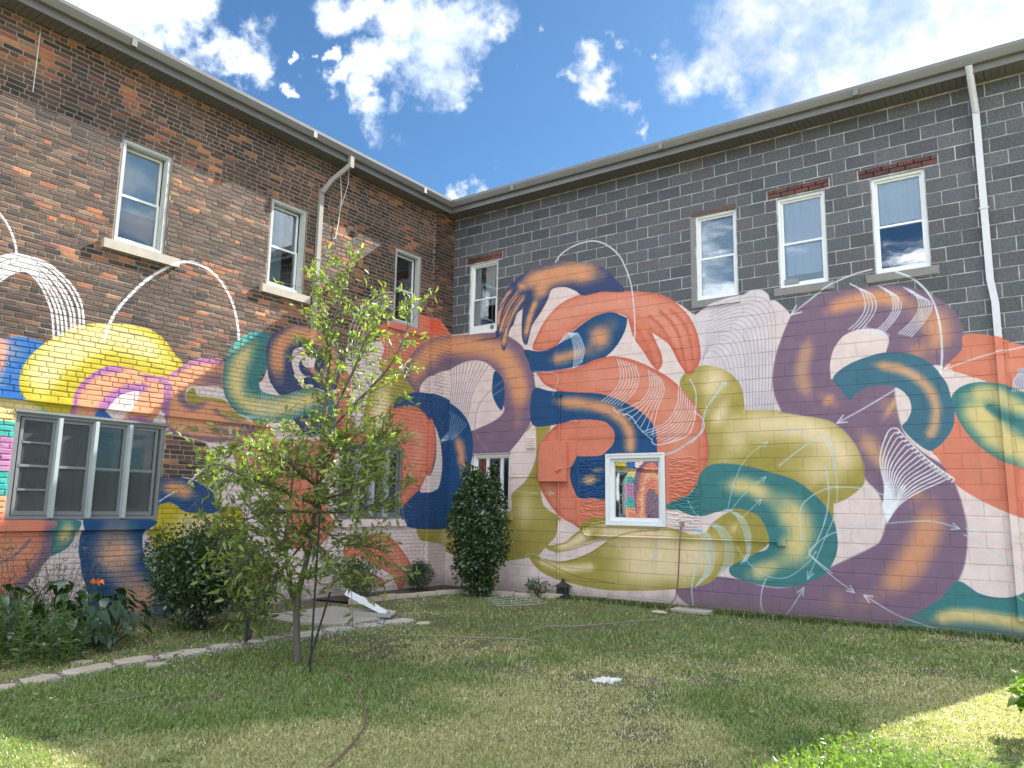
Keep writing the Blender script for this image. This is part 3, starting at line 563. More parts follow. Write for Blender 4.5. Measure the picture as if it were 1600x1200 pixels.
    bump(nt, p, h, hs, hd); return m
M = {}
for w in 'LR':
    M['stone'+w] = painted('painted_stone_'+w, w, 'stone' if w == 'L' else 'stone_grey'); M['metal'+w] = painted('painted_metal_'+w, w, 'metal' if w == 'L' else 'white')
M['brick'] = painted('brick_attr', 'L', 'brick'); M['brick_o'] = painted('brick_obj', 'L', 'brick', 'obj'); M['mortarL'] = painted('mortar_brick', 'L', 'mortar_brick')
M['block'] = painted('block_attr', 'R', 'block'); M['block_o'] = painted('block_obj', 'R', 'block', 'obj'); M['mortarR'] = painted('mortar_block', 'R', 'mortar_block')
M['lintel_brick'] = painted('lintel_brick', 'R', 'brick', 'obj')
M['vinyl'] = simple('white_vinyl', (.68, .71, .72), .4, .06); M['casing'] = simple('grey_painted_casing', (.37, .395, .395), .5, .12)
M['alu'] = simple('grey_aluminium', (.20, .215, .225), .45, .15, 4, .3); M['alu_bright'] = simple('bright_aluminium', (.40, .45, .47), .4, .15, 4, .2)
M['gutter'] = simple('gutter_metal', (.155, .158, .16), .45, .12, 3, .15, .05); M['soffit'] = simple('soffit_metal', (.13, .13, .13), .6, .12, 3, 0, .05)
M['roof'] = simple('roof_shingle', (.06, .06, .065), .9, .3, 8); M['dark'] = simple('dark_room', (.02, .022, .026), .9, .2); M['curtain'] = simple('curtain_cloth', (.80, .82, .86), .9, .12, 3)
M['inner'] = simple('inner_sash_paint', (.42, .44, .45), .6, .1); M['blind'] = simple('window_blind', (.55, .57, .58), .8, .08, 3); M['concrete'] = simple('concrete', (.30, .28, .25), .9, .2, 5, 0, .4); M['flag'] = simple('flagstone', (.40, .34, .27), .9, .25, 4, 0, .5)
M['rust'] = simple('rusty_lintel', (.10, .06, .055), .8, .3, 8); M['fan'] = simple('fan_plastic', (.5, .52, .52), .5, .08)
def glass(name, refl, tint):
    m = bpy.data.materials.new(name); m.use_nodes = True; nt = m.node_tree; nt.nodes.clear(); o = N(nt, 'ShaderNodeOutputMaterial')
    tr = N(nt, 'ShaderNodeBsdfTransparent'); tr.inputs[0].default_value = (*tint, 1); gl = N(nt, 'ShaderNodeBsdfGlossy'); gl.inputs['Roughness'].default_value = .015; gl.inputs[0].default_value = (.93, .96, 1, 1)
    pos = N(nt, 'ShaderNodeNewGeometry').outputs['Position']; b = N(nt, 'ShaderNodeBump'); b.inputs['Strength'].default_value = .025; b.inputs['Distance'].default_value = .02; nt.links.new(noise_n(nt, pos, 3.5, 2), b.inputs['Height']); nt.links.new(b.outputs[0], gl.inputs['Normal'])
    f = N(nt, 'ShaderNodeFresnel'); f.inputs[0].default_value = 1.5; k = math_n(nt, 'ADD', math_n(nt, 'MULTIPLY', f.outputs[0], 1.0), refl, clamp=True)
    mx = N(nt, 'ShaderNodeMixShader'); nt.links.new(k, mx.inputs[0]); nt.links.new(tr.outputs[0], mx.inputs[1]); nt.links.new(gl.outputs[0], mx.inputs[2]); nt.links.new(mx.outputs[0], o.inputs[0]); return m
M['glass'] = glass('window_glass', .09, (.9, .93, .95)); M['glassL'] = glass('window_glass_left', .12, (.7, .76, .78)); M['glassD'] = glass('storm_glass', .03, (.55, .58, .6)); M['glassM'] = glass('mirror_like_glass', .46, (.6, .65, .66))
def screen_mat():
    m = bpy.data.materials.new('insect_screen'); m.use_nodes = True; nt = m.node_tree; nt.nodes.clear(); o = N(nt, 'ShaderNodeOutputMaterial')
    tr = N(nt, 'ShaderNodeBsdfTransparent'); df = N(nt, 'ShaderNodeBsdfDiffuse'); df.inputs[0].default_value = (.11, .12, .125, 1)
    mx = N(nt, 'ShaderNodeMixShader', i_0=.42); nt.links.new(tr.outputs[0], mx.inputs[1]); nt.links.new(df.outputs[0], mx.inputs[2]); nt.links.new(mx.outputs[0], o.inputs[0]); return m
M['screen'] = screen_mat()

# ------------------------------------------------------------------ walls
H0 = 7.42
def subtract(rect, holes, eps=.012):
    out = [rect]
    for (a0, a1, b0, b1) in holes:
        nxt = []
        for (u0, u1, z0, z1) in out:
            if a1 <= u0 or a0 >= u1 or b1 <= z0 or b0 >= z1: nxt.append((u0, u1, z0, z1)); continue
            if a0-u0 > eps: nxt.append((u0, a0, z0, z1))
            if u1-a1 > eps: nxt.append((a1, u1, z0, z1))
            m0, m1 = max(u0, a0), min(u1, a1)
            if m1-m0 > eps:
                if b0-z0 > eps: nxt.append((m0, m1, z0, b0))
                if z1-b1 > eps: nxt.append((m0, m1, b1, z1))
        out = nxt
    return out
OPEN_L = [(-6.87, -6.15, 4.93, 6.40), (-4.45, -3.73, 4.93, 6.40), (-1.61, -.89, 4.93, 6.40), (-7.76, -5.90, 1.29, 2.56), (-2.72, -1.18, 1.29, 2.56)]
OPEN_R = [(.53, 1.225, 4.93, 6.38), (5.33, 6.02, 4.93, 6.38), (6.68, 7.385, 4.93, 6.38), (8.04, 8.735, 4.93, 6.38), (3.66, 4.71, 1.28, 2.44), (.70, 1.60, 1.42, 2.53)]
def backing(w, u0, u1, openings, d, thick, mat, parent):
    us = sorted({u0, u1, *[x for o in openings for x in o[:2]]}); zs = sorted({-.3, H0+.05, *[x for o in openings for x in o[2:]]})
    solid = lambda i, j: 0 <= i < len(us)-1 and 0 <= j < len(zs)-1 and not any(o[0] <= (us[i]+us[i+1])/2 <= o[1] and o[2] <= (zs[j]+zs[j+1])/2 <= o[3] for o in openings)
    mb = MB(); b = d-thick
    for i in range(len(us)-1):
        for j in range(len(zs)-1):
            if not solid(i, j): continue
            a, c, e, f = us[i], us[i+1], zs[j], zs[j+1]
            q = lambda *p: mb.add([wall_pt(w, *x) for x in p], [(0, 1, 2, 3)])
            q((a, e, d), (c, e, d), (c, f, d), (a, f, d)); q((a, e, b), (c, e, b), (c, f, b), (a, f, b))
            if not solid(i-1, j): q((a, e, d), (a, f, d), (a, f, b), (a, e, b))
            if not solid(i+1, j): q((c, e, d), (c, f, d), (c, f, b), (c, e, b))
            if not solid(i, j-1): q((a, e, d), (c, e, d), (c, e, b), (a, e, b))
            if not solid(i, j+1): q((a, f, d), (c, f, d), (c, f, b), (a, f, b))
    me = mb.mesh('wall', mat, recalc=False)
    bm = bmesh.new(); bm.from_mesh(me); bmesh.ops.remove_doubles(bm, verts=bm.verts, dist=1e-4); bmesh.ops.recalc_face_normals(bm, faces=bm.faces); bm.to_mesh(me); bm.free()
    return link('wall', me, parent)
def unit_face(w, su, sz, depth, bev, proud, jit):
    """one masonry unit centred on (0,0), its back at d=0: bevelled face with uneven corners"""
    hu, hz = su/2, sz/2; bv = min(bev, hu*.4, hz*.4); r = lambda k: random.uniform(-k, k)
    o = [(-hu, -hz), (hu, -hz), (hu, hz), (-hu, hz)]; i = [(x-math.copysign(bv, x)+r(jit), z-math.copysign(bv, z)+r(jit)) for x, z in o]
    V = [wall_pt(w, x, z, 0) for x, z in o]+[wall_pt(w, x+r(jit*.6), z+r(jit*.6), depth-bv*.8) for x, z in o]+[wall_pt(w, x, z, depth+proud+r(jit*.7)) for x, z in i]
    F = []
    for k in range(4): l = (k+1) % 4; F += [(k, l, 4+l, 4+k), (4+k, 4+l, 8+l, 8+k)]
    F.append((8, 9, 10, 11))
    if w == 'L': F = [f[::-1] for f in F]
    if w == 'L': F = [f[::-1] for f in F]; F = [f[::-1] for f in F]
    return V, F
def masonry(w, units, tint_of, d_back, depth, bev, jit, mats, part_name, rest_name, parent, proud_of, keep=300):
    cen = np.array([wall_pt(w, (a+b)/2, (c+d)/2, 0) for a, b, c, d in units]); px, dep = project(cen)
    ar = np.array([(b-a)*(d-c) for a, b, c, d in units]); nrm = np.array([0, -1, 0]) if w == 'R' else np.array([1, 0, 0])
    vec = CAM-cen; dist = np.linalg.norm(vec, axis=1); cos = (vec@nrm)/dist
    s = ar*cos/dep**2; s[(px[:, 0] < 6) | (px[:, 0] > 1594) | (px[:, 1] < 6) | (px[:, 1] > 1190)] = 0
    for (x0, x1, y0, y1) in HIDDEN[w]: s[(px[:, 0] > x0) & (px[:, 0] < x1) & (px[:, 1] > y0) & (px[:, 1] < y1)] *= .2
    top = set(np.argsort(-s)[:keep].tolist())
    cache = {}; RV = []; RF = []; RT = []; n = 0
    for i, (a, b, c, d) in enumerate(units):
        tint = tint_of(a, b, c, d); pr = proud_of()
        if i in top:
            key = (round((b-a)/.004), round((d-c)/.004), random.randrange(3))
            if key not in cache:
                V, F = unit_face(w, b-a, d-c, depth, bev, pr, jit); me = bpy.data.meshes.new(part_name); me.from_pydata(V, [], F)
                bm = bmesh.new(); bm.from_mesh(me); bmesh.ops.recalc_face_normals(bm, faces=bm.faces)
                fl = max(bm.faces, key=lambda q: q.calc_area())
                if fl.normal.dot(Vector(nrm)) < 0: bmesh.ops.reverse_faces(bm, faces=bm.faces)
                bm.to_mesh(me); bm.free(); me.materials.append(mats[1]); cache[key] = me
            o = link(part_name, cache[key], parent, Vector(wall_pt(w, (a+b)/2, (c+d)/2, d_back))); o.color = (*tint, 1)
        else:
            V, F = unit_face(w, b-a, d-c, depth, bev, pr, jit); off = wall_pt(w, (a+b)/2, (c+d)/2, d_back)
            RV += [(v[0]+off[0], v[1]+off[1], v[2]+off[2]) for v in V]; RF += [tuple(k+n for k in f) for f in F]; RT += [tint]*12; n += 12
    me = bpy.data.meshes.new(rest_name); me.from_pydata(RV, [], RF)
    at = me.attributes.new('tint', 'FLOAT_COLOR', 'POINT'); T = np.ones((n, 4), np.float32); T[:, :3] = RT; at.data.foreach_set('color', T.ravel())
    bm = bmesh.new(); bm.from_mesh(me); bmesh.ops.recalc_face_normals(bm, faces=bm.faces)
    bad = [f for f in bm.faces if abs(f.normal.dot(Vector(nrm))) > .97 and f.normal.dot(Vector(nrm)) < 0]
    if bad: bmesh.ops.reverse_faces(bm, faces=bad)
    bm.to_mesh(me); bm.free(); me.materials.append(mats[0]); link(rest_name, me, parent, kind='stuff')
HIDDEN = dict(L=[(0, 250, 900, 1100), (230, 400, 840, 1100), (27, 258, 640, 812), (340, 640, 690, 1000)], R=[(1440, 1600, 80, 300)])

brick_b = empty('brick_building', (0, -5, 0), label='old brick building on the left with a mural over its lower half', cat='building')
block_b = empty('block_building', (5, 0, 0), label='grey concrete block wing on the right with a mural and five white framed windows', cat='building')
for r_ in (brick_b, block_b): r_.location = (0, 0, 0)
backing('L', -11.9, -.001, OPEN_L, -.0055, .3, M['mortarL'], brick_b)
backing('R', 0.0, 10.35, OPEN_R, -.004, .3, M['mortarR'], block_b)
# old bricks: running bond with a header course now and then
PIER = .53
def brick_units():
    full, pier = [], []
    ch = .0677; k = 0; z = .02
    holes = [(a-.012, b+.012, c-.012, d+.012) for a, b, c, d in OPEN_L]+[(-7.02, -5.93, 4.79, 4.93), (-4.57, -3.60, 4.79, 4.93), (-1.75, -.78, 4.79, 4.93), (-11.9, -5.86, 1.16, 1.29), (-2.86, -1.08, 1.15, 1.28), (-7.9, -5.8, 2.56, 2.60)]
    while z < H0:
        hd = k % 7 == 3; L = .107 if hd else .212; u = -11.9-random.random()*.1+(L/2 if k % 2 else 0); dz = random.uniform(-.0015, .0015)
        z1 = min(z+ch-.0135, H0+.03)
        while u < -PIER:
            l = L*random.uniform(.94, 1.05); a, b = max(u, -11.9), min(u+l-.0135, -PIER-.01)
            if b-a > .03: full += subtract((a, b, z+dz, z1+dz), holes)
            u += l
        u = -PIER+(.1 if k % 2 else 0)
        if k % 2: pier.append((-PIER, -PIER+.09, z, z1))
        while u < -.01:
            a, b = u, min(u+.2, -.008)
            if b-a > .03: pier.append((a, b, z, z1))
            u += .212
        z += ch; k += 1
    return full, pier
ORANGE_SPOTS = [(-3.9, 4.75, .35), (-2.9, 6.2, .3), (-8.0, 7.0, .2), (-7.3, 6.9, .2), (-1.2, 6.6, .25), (-.75, 5.2, .2), (-6.9, 6.9, .2), (-5.6, 6.5, .25), (-5.2, 5.0, .3)]
def brick_tint(a, b, c, d):
    u, z = (a+b)/2, (c+d)/2; n = vnoise(np.array([u*1.6+40]), np.array([z*1.6+9]))[0]
    p = .07+.16*max(n, 0)+sum(.35*math.exp(-((u-x)**2+(z-y)**2)/r**2) for x, y, r in ORANGE_SPOTS); r = random.random()
    if r < p: c = random.choice([(.44, .165, .075), (.38, .14, .075), (.46, .20, .09), (.30, .12, .07)])
    elif r < p+.12: c = random.choice([(.22, .12, .08), (.26, .16, .10), (.20, .10, .075)])
    elif r < p+.27: c = random.choice([(.040, .035, .040), (.055, .047, .046), (.07, .052, .045)])
    else: c = random.choice([(.105, .064, .051), (.125, .077, .06), (.088, .057, .048), (.115, .08, .063), (.15, .095, .07)])
    k = random.uniform(.74, 1.08); return tuple(x*k for x in c)
full, pier = brick_units()
masonry('L', full, brick_tint, -.010, .010, .0045, .0025, (M['brick'], M['brick_o']), 'brick', 'brickwork', brick_b, lambda: random.choice([0, .001, .002, .003, -.002, .004]))
mb = MB(); mb.box((-.2, -PIER+.008, -.2), (.087, -.002, H0+.02)); mb.build('pier_core', M['mortarL'], brick_b)
PV = []; PF = []; PT = []; n = 0
for (a, b, c, d) in pier:
    e = a+.002 if a <= -PIER+.001 else a
    x1 = .098+random.uniform(-.002, .002); y0 = e; V = [(.03, y0, c), (.03, b, c), (.03, b, d), (.03, y0, d), (x1, y0, c), (x1, b, c), (x1, b, d), (x1, y0, d)]
    PV += V; PF += [tuple(n+k for k in f) for f in ((4, 5, 6, 7), (0, 4, 7, 3), (1, 2, 6, 5), (3, 7, 6, 2), (0, 1, 5, 4))]; PT += [brick_tint(a, b, c, d)]*8; n += 8
for i in range(int(H0/.0677)):
    if i % 2 == 0:
        c = .02+i*.0677; d = c+.0557; V = [(.0, -PIER-.001, c), (.098, -PIER-.001, c), (.098, -PIER-.001, d), (.0, -PIER-.001, d), (.0, -PIER+.05, c), (.098, -PIER+.05, c), (.098, -PIER+.05, d), (.0, -PIER+.05, d)]
        PV += V; PF += [tuple(n+k for k in f) for f in ((0, 1, 2, 3), (1, 5, 6, 2), (0, 4, 5, 1), (3, 2, 6, 7))]; PT += [brick_tint(-PIER, -PIER+.1, c, d)]*8; n += 8
me = bpy.data.meshes.new('pier_brickwork'); me.from_pydata(PV, [], PF); at = me.attributes.new('tint', 'FLOAT_COLOR', 'POINT'); T = np.ones((n, 4), np.float32); T[:, :3] = PT; at.data.foreach_set('color', T.ravel())
bm = bmesh.new(); bm.from_mesh(me); bmesh.ops.recalc_face_normals(bm, faces=bm.faces); bm.to_mesh(me); bm.free(); me.materials.append(M['brick']); link('pier_brickwork', me, brick_b, kind='stuff')
# concrete blocks
def block_units():
    out = []; ch = .2032; holes = [(a-.012, b+.012, c-.0, d+.03) for a, b, c, d in OPEN_R]+[(.42, 1.34, 6.36, 6.53), (5.25, 6.04, 6.38, 6.46), (6.52, 7.48, 6.38, 6.55), (7.86, 8.93, 6.38, 6.55), (.4, 1.3, 4.80, 4.94), (5.24, 6.06, 4.80, 4.94), (6.58, 7.47, 4.80, 4.94), (7.90, 8.84, 4.80, 4.94), (5.24, 5.34, 4.8, 6.38), (3.05, 5.32, 1.22, 2.76)]
    for k in range(38):
        z0 = H0-.01-(k+1)*ch+.007; z1 = z0+ch-.0145; u = (0.0 if k % 2 else -.203)
        if k == 37: z0 = -.15
        while u < 10.35:
            l = .406; a, b = max(u+.006, .006), min(u+l-.0075, 10.34); w_ = random.uniform(-.004, .006)
            if b-a > .03: out += subtract((a, b+w_*.5, z0+random.uniform(-.002, .002), z1), holes)
            u += l
    return out
def block_tint(a, b, c, d):
    t = random.choice([(.090, .098, .112), (.098, .104, .118), (.082, .091, .106), (.098, .100, .116), (.088, .098, .104), (.102, .098, .110), (.108, .112, .122)]); k = random.uniform(.84, 1.16); return tuple(x*k for x in t)
masonry('R', block_units(), block_tint, -.006, .006, .0025, .0016, (M['block'], M['block_o']), 'concrete_block', 'blockwork', block_b, lambda: random.choice([0, .0005, .001, .0015, -.001, .002]))
# building bodies: roofs, far walls
mb = MB(); mb.box((-9, -11.9, -.3), (-.32, -11.6, H0+.05)); mb.box((-9, -11.9, -.3), (-8.7, 8.0, H0+.05)); mb.build('side_wall', simple('plain_brick', (.14, .09, .075), .9, .3, 9), brick_b)
mb = MB(); mb.box((10.05, .32, -.3), (10.35, 8, H0+.05)); mb.box((-8.7, 7.7, -.3), (10.35, 8.0, H0+.05)); mb.build('side_wall', M['concrete'], block_b)
eL, eR = .42, .50
mb = MB(); mb.add([(eL-.02, -12.2, 7.60), (eL-.02, -eR, 7.60), (-4.5, -eR, 7.95), (-4.5, -12.2, 7.95), (-9.3, -12.2, 7.6), (-9.3, -eR, 7.6)], [(0, 1, 2, 3), (3, 2, 5, 4), (0, 3, 4)]); mb.build('roof', M['roof'], brick_b)
mb = MB(); mb.add([(-9.3, -eR+.02, 7.60), (10.6, -eR+.02, 7.60), (10.6, 4.0, 7.95), (-9.3, 4.0, 7.95), (10.6, 8.3, 7.6), (-9.3, 8.3, 7.6)], [(0, 1, 2, 3), (3, 2, 4, 5), (1, 4, 2), (0, 3, 5)]); mb.build('roof', M['roof'], block_b)
# gutters (K profile) and soffits of narrow panels
def gutter(parent, w):
    prof = [(-.005, 7.60), (-.03, 7.60), (-.13, 7.47), (-.05, 7.47), (0, 7.53)]   # offset from outer lip, z
    prof = [(0, 7.635), (-.012, 7.635), (-.018, 7.60), (-.11, 7.60), (-.11, 7.50), (-.045, 7.50), (-.025, 7.54), (-.004, 7.59)]
    n = len(prof)
    if w == 'L': A = [(eL+d, -12.2, z) for d, z in prof]; B = [(eL+d, -eR-d, z) for d, z in prof]
    else: A = [(eL+d, -eR-d, z) for d, z in prof]; B = [(10.6, -eR-d, z) for d, z in prof]
    mb = MB(); mb.add(A+B, [(k, (k+1) % n, n+(k+1) % n, n+k) for k in range(n)]+[tuple(range(n, 2*n))]); mb.build('gutter', M['gutter'], parent)
    mb = MB()
    if w == 'L': mb.box((eL-.14, -12.2, 7.405), (eL-.115, -eR+.14, 7.59))
    else: mb.box((eL-.11, -eR+.115, 7.405), (10.6, -eR+.14, 7.59))
    mb.build('fascia', M['gutter'], parent)
gutter(brick_b, 'L'); gutter(block_b, 'R')
for y in (-10.1, -7.05, -4.0, -1.3):
    m = MB(); m.box((eL-.115, y-.035, 7.492), (eL+.004, y+.035, 7.60)); m.build('gutter_joint', M['gutter'], brick_b)
for x in (1.9, 4.95, 8.0):
    m = MB(); m.box((x-.035, -eR-.004, 7.492), (x+.035, -eR+.115, 7.60)); m.build('gutter_joint', M['gutter'], block_b)
pm = {}
def soffit(parent, w, lo, hi, e):
    k = lo; step = .245
    mb = MB(); n = 3
    depth = e-.13
    for q in range(n): mb.box((0 if w == 'R' else 0, q*step/n+.004, 0), (depth, (q+1)*step/n-.004, .012)) if w == 'L' else mb.box((q*step/n+.004, -depth, 0), ((q+1)*step/n-.004, 0, .012))
    mb.box((0, 0, .012), (depth, step-.003, .018)) if w == 'L' else mb.box((0, -depth, .012), (step-.003, 0, .018))
    me = mb.mesh('soffit_panel', M['soffit'])
    while k+step < hi:
        link('soffit_panel', me, parent, (0.0, k, 7.425) if w == 'L' else (k, 0.0, 7.425)); k += step
soffit(brick_b, 'L', -12.2, -eR+.1, eL); soffit(block_b, 'R', 0.0, 10.6, eR)

# ------------------------------------------------------------------ windows
def frame(mb, w, u0, u1, z0, z1, t, d0, d1, tb=None):
    tb = tb or t
    wbox(mb, w, u0, u0+t, z0, z1, d0, d1); wbox(mb, w, u1-t, u1, z0, z1, d0, d1)
    wbox(mb, w, u0+t, u1-t, z0, z0+tb, d0, d1); wbox(mb, w, u0+t, u1-t, z1-t, z1, d0, d1)
def room(w, u0, u1, z0, z1, parent, depth=.9):
    mb = MB(); a, b = -.12, -depth
    wbox(mb, w, u0-.02, u1+.02, z0-.02, z1+.02, b-.01, b); wbox(mb, w, u0-.03, u0-.02, z0-.02, z1+.02, b, -.31); wbox(mb, w, u1+.02, u1+.03, z0-.02, z1+.02, b, -.31)
    wbox(mb, w, u0-.03, u1+.03, z1+.02, z1+.03, b, -.31); wbox(mb, w, u0-.03, u1+.03, z0-.03, z0-.02, b, -.31)
    return mb.build('room_lining', M['dark'], parent)
def sash_window(w, u0, u1, z0, z1, parent, style='white', rec=-.035, kit=()):
    f = MB()
    if style == 'white': frame(f, w, u0, u1, z0, z1, .04, rec-.08, rec); a = .04; mat = M['vinyl']; gl = M['glass']
    else:
        frame(f, w, u0, u1, z0, z1, .072, -.10, -.03); frame(f, w, u0+.02, u1-.02, z0+.02, z1-.02, .036, -.03, -.015); a = .072; mat = M['casing']; gl = M['glassL']; rec = -.10
    win = f.build('window', mat, parent)
    zm = z0+(z1-z0)*.475
    for (za, zb, dd) in ((zm-.005, z1-a, rec-.035), (z0+a, zm+.03, rec-.012)):
        s = MB(); frame(s, w, u0+a, u1-a, za, zb, .032, dd-.028, dd, .042); sh = s.build('sash', M['vinyl'], win)
        g = MB(); wbox(g, w, u0+a+.03, u1-a-.03, za+.035, zb-.03, dd-.018, dd-.014); g.build('pane', gl, win)
    room(w, u0, u1, z0, z1, win)
    for k in kit:
        c = MB()
        if k[0] == 'blind':
            zz = z1-a
            while zz > k[1]:
                wbox(c, w, u0+.06, u1-.06, zz-.035, zz-.004, rec-.115, rec-.107); zz -= .036
            c.build('blind', M['blind'], win)
        elif k[0] == 'curtain':
            a0, a1, zb = k[1:4]; m = 14
            P = [(a0+(a1-a0)*i/m, rec-.075+.010*math.sin(i*1.9)) for i in range(m+1)]
            c.add([wall_pt(w, u, z, d) for z in (zb, z1) for u, d in P], [(i, i+1, m+2+i, m+1+i) for i in range(m)]); c.build('curtain', M['curtain'], win)
        elif k[0] == 'rail': wbox(c, w, u0+.05, u1-.05, k[1], k[1]+.03, rec-.09, rec-.06); c.build('sash_rail', M['vinyl'], win)
    return win
def sill(w, u0, u1, z0, z1, parent, out=.05): s = MB(); wbox(s, w, u0, u1, z0, z1, -.12, out); return s.build('sill', M['stone'+w], parent)
w1 = sash_window('L', *OPEN_L[0], brick_b, 'old', kit=[('curtain', -6.80, -6.22, 5.45)]); sill('L', -7.01, -5.95, 4.80, 4.925, w1, .07)
w2 = sash_window('L', *OPEN_L[1], brick_b, 'old', kit=[('curtain', -4.37, -4.07, 5.0)]); sill('L', -4.56, -3.62, 4.80, 4.925, w2, .07)
w3 = sash_window('L', *OPEN_L[2], brick_b, 'old', kit=[('rail', 5.98)]); sill('L', -1.74, -.79, 4.80, 4.925, w3, .04)
v1 = sash_window('R', *OPEN_R[0], block_b, kit=[('curtain', .58, .74, 5.0), ('curtain', .85, 1.18, 5.5), ('rail', 5.1)]); sill('R', .72, 1.27, 4.80, 4.925, v1, .02)
v2 = sash_window('R', *OPEN_R[1], block_b, kit=[('blind', 5.0)]); sill('R', 5.25, 6.05, 4.81, 4.925, v2, .03)
v3 = sash_window('R', *OPEN_R[2], block_b, kit=[('curtain', 6.74, 7.33, 5.0)]); sill('R', 6.59, 7.46, 4.81, 4.925, v3, .03)
v4 = sash_window('R', *OPEN_R[3], block_b, kit=[('curtain', 8.09, 8.69, 5.68)]); sill('R', 7.91, 8.83, 4.81, 4.925, v4, .03)
# window box fitting at the foot of the first right window
c = MB(); wbox(c, 'R', .57, 1.18, 4.97, 5.10, -.10, -.05); c.build('filler_panel', M['vinyl'], v1)
c = MB(); c.tube([wall_pt('R', 1.08, 5.035, -.045), wall_pt('R', 1.08, 5.035, -.03)], .045, 16); c.build('vent', M['alu'], v1)
c = MB(); wbox(c, 'R', 6.73, 7.33, 4.975, 5.12, -.10, -.065); c.build('filler_panel', M['vinyl'], v3)
c = MB(); wbox(c, 'R', 6.74, 6.95, 4.98, 5.07, -.06, -.035); c.build('vent', M['alu'], v3)
# trims of the block wing: brick lintels, rusty plate, cement reveal
def brick_lintel(u0, u1, z0, z1, parent):
    root = MB(); wbox(root, 'R', u0, u1, z0, z1, -.05, -.004); l = root.build('lintel', M['mortarR'], parent); h = (z1-z0)/2
    for r in range(2):
        u = u0-(.1 if r else 0)
        while u < u1-.02:
            a, b = max(u, u0)+.004, min(u+.205, u1)-.004; m = MB(); wbox(m, 'R', a, b, z0+r*h+.006, z0+(r+1)*h-.004, -.003, .006+random.uniform(-.002, .003))
            if b-a > .02: o = m.build('brick', M['lintel_brick'], l); k = random.uniform(.75, 1.25); o.color = (.20*k, .075*k, .062*k, 1)
            u += .21
brick_lintel(.44, 1.32, 6.40, 6.53, block_b); brick_lintel(6.54, 7.46, 6.405, 6.545, block_b); brick_lintel(7.88, 8.91, 6.405, 6.545, block_b)
c = MB(); wbox(c, 'R', 5.26, 6.03, 6.385, 6.45, -.06, .012); c.build('steel_lintel', M['rust'], block_b)
c = MB(); wbox(c, 'R', 5.245, 5.325, 4.93, 6.38, -.06, .004); c.build('cement_reveal', M['stoneR'], block_b)
# lower windows of the block wing
u0, u1, z0, z1 = OPEN_R[4]
f = MB(); frame(f, 'R', u0+.005, u1-.005, z0+.005, z1-.005, .055, -.10, .03); frame(f, 'R', u0-.02, u1+.02, z0-.02, z1+.02, .03, .017, .04)
lw = f.build('window', M['vinyl'], block_b); g = MB(); wbox(g, 'R', u0+.11, u1-.11, z0+.11, z1-.11, -.055, -.05); g.build('pane', M['glassM'], lw)
s = MB(); frame(s, 'R', u0+.06, u1-.06, z0+.06, z1-.06, .055, -.075, -.02); s.build('sash', M['vinyl'], lw); room('R', u0, u1, z0, z1, lw)
u0, u1, z0, z1 = OPEN_R[5]
f = MB(); frame(f, 'R', u0+.004, u1-.004, z0+.004, z1-.004, .05, -.12, -.045); lx = f.build('window', M['vinyl'], block_b)
for a, b in ((u0+.05, u0+.32), (u0+.32, u0+.66), (u0+.66, u1-.05)):
    s = MB(); frame(s, 'R', a, b, z0+.05, z1-.05, .03, -.115, -.075); s.build('sash', M['vinyl'], lx); g = MB(); wbox(g, 'R', a+.03, b-.03, z0+.08, z1-.08, -.10, -.096); g.build('pane', M['glassL'], lx)
room('R', u0, u1, z0, z1, lx); s = MB(); wbox(s, 'R', .62, 1.68, 1.30, 1.415, -.1, .05); s.build('sill', M['stoneR'], lx)
# big four light window and its neighbour behind the tree
def casement(w, u0, u1, z0, z1, n, parent, tree=False):
    f = MB(); frame(f, w, u0, u1, z0, z1, .045, -.09, -.02); wbox(f, w, u0-.03, u1+.03, z1, z1+.03, -.05, .02)
    win = f.build('window', M['alu'], parent); st = (u1-u0-.09)/n
    for i in range(n):
        a = u0+.045+i*st; b = a+st
        if i: m = MB(); wbox(m, w, a-.022, a+.022, z0+.02, z1-.03, -.06, .035); m.build('mullion', M['alu_bright'], win)
        s = MB(); frame(s, w, a+.024, b-.024, z0+.05, z1-.05, .035, -.085, -.045, .05); wbox(s, w, a+.05, b-.05, (z0+z1)/2-.012, (z0+z1)/2+.02, -.08, -.04)
        if i == 0 and not tree: wbox(s, w, a+.05, b-.05, z0+.34, z0+.362, -.078, -.045); wbox(s, w, a+.05, b-.05, z1-.36, z1-.338, -.078, -.045)
        s.build('sash', M['alu'], win); g = MB(); wbox(g, w, a+.055, b-.055, z0+.09, z1-.08, -.07, -.067); g.build('pane', M['glassD'], win)
        q = MB(); wbox(q, w, a+.055, b-.055, z0+.09, (z1 if i == 0 else (z0+z1)/2-.02 if i != 1 else z1)-.09 if i < 2 else (z0+z1)/2-.03, -.0605, -.06); q.build('insect_screen', M['screen'], win)
        inn = MB(); frame(inn, w, a+.03, b-.03, z0+.06, z1-.06, .075 if i else .05, -.24, -.2); inn.build('inner_sash', M['inner'], win)
        if i == n-1 and not tree:
            d = MB()
            for k in range(4):
                for sg in (1, -1):
                    c0 = z1-.16-k*.13; d.tube([wall_pt(w, a+.12 if sg > 0 else b-.12, c0, -.17), wall_pt(w, b-.12 if sg > 0 else a+.12, c0-.13, -.17)], .003, 4)
            d.build('lead_bars', M['blind'], win)
    room(w, u0, u1, z0, z1, win, 1.1); return win
bw = casement('L', -7.755, -5.905, 1.295, 2.555, 4, brick_b); sill('L', -11.9, -5.87, 1.165, 1.285, bw, .06)
bt = casement('L', -2.70, -1.20, 1.30, 2.55, 4, brick_b, True); sill('L', -2.85, -1.09, 1.155, 1.275, bt, .06)
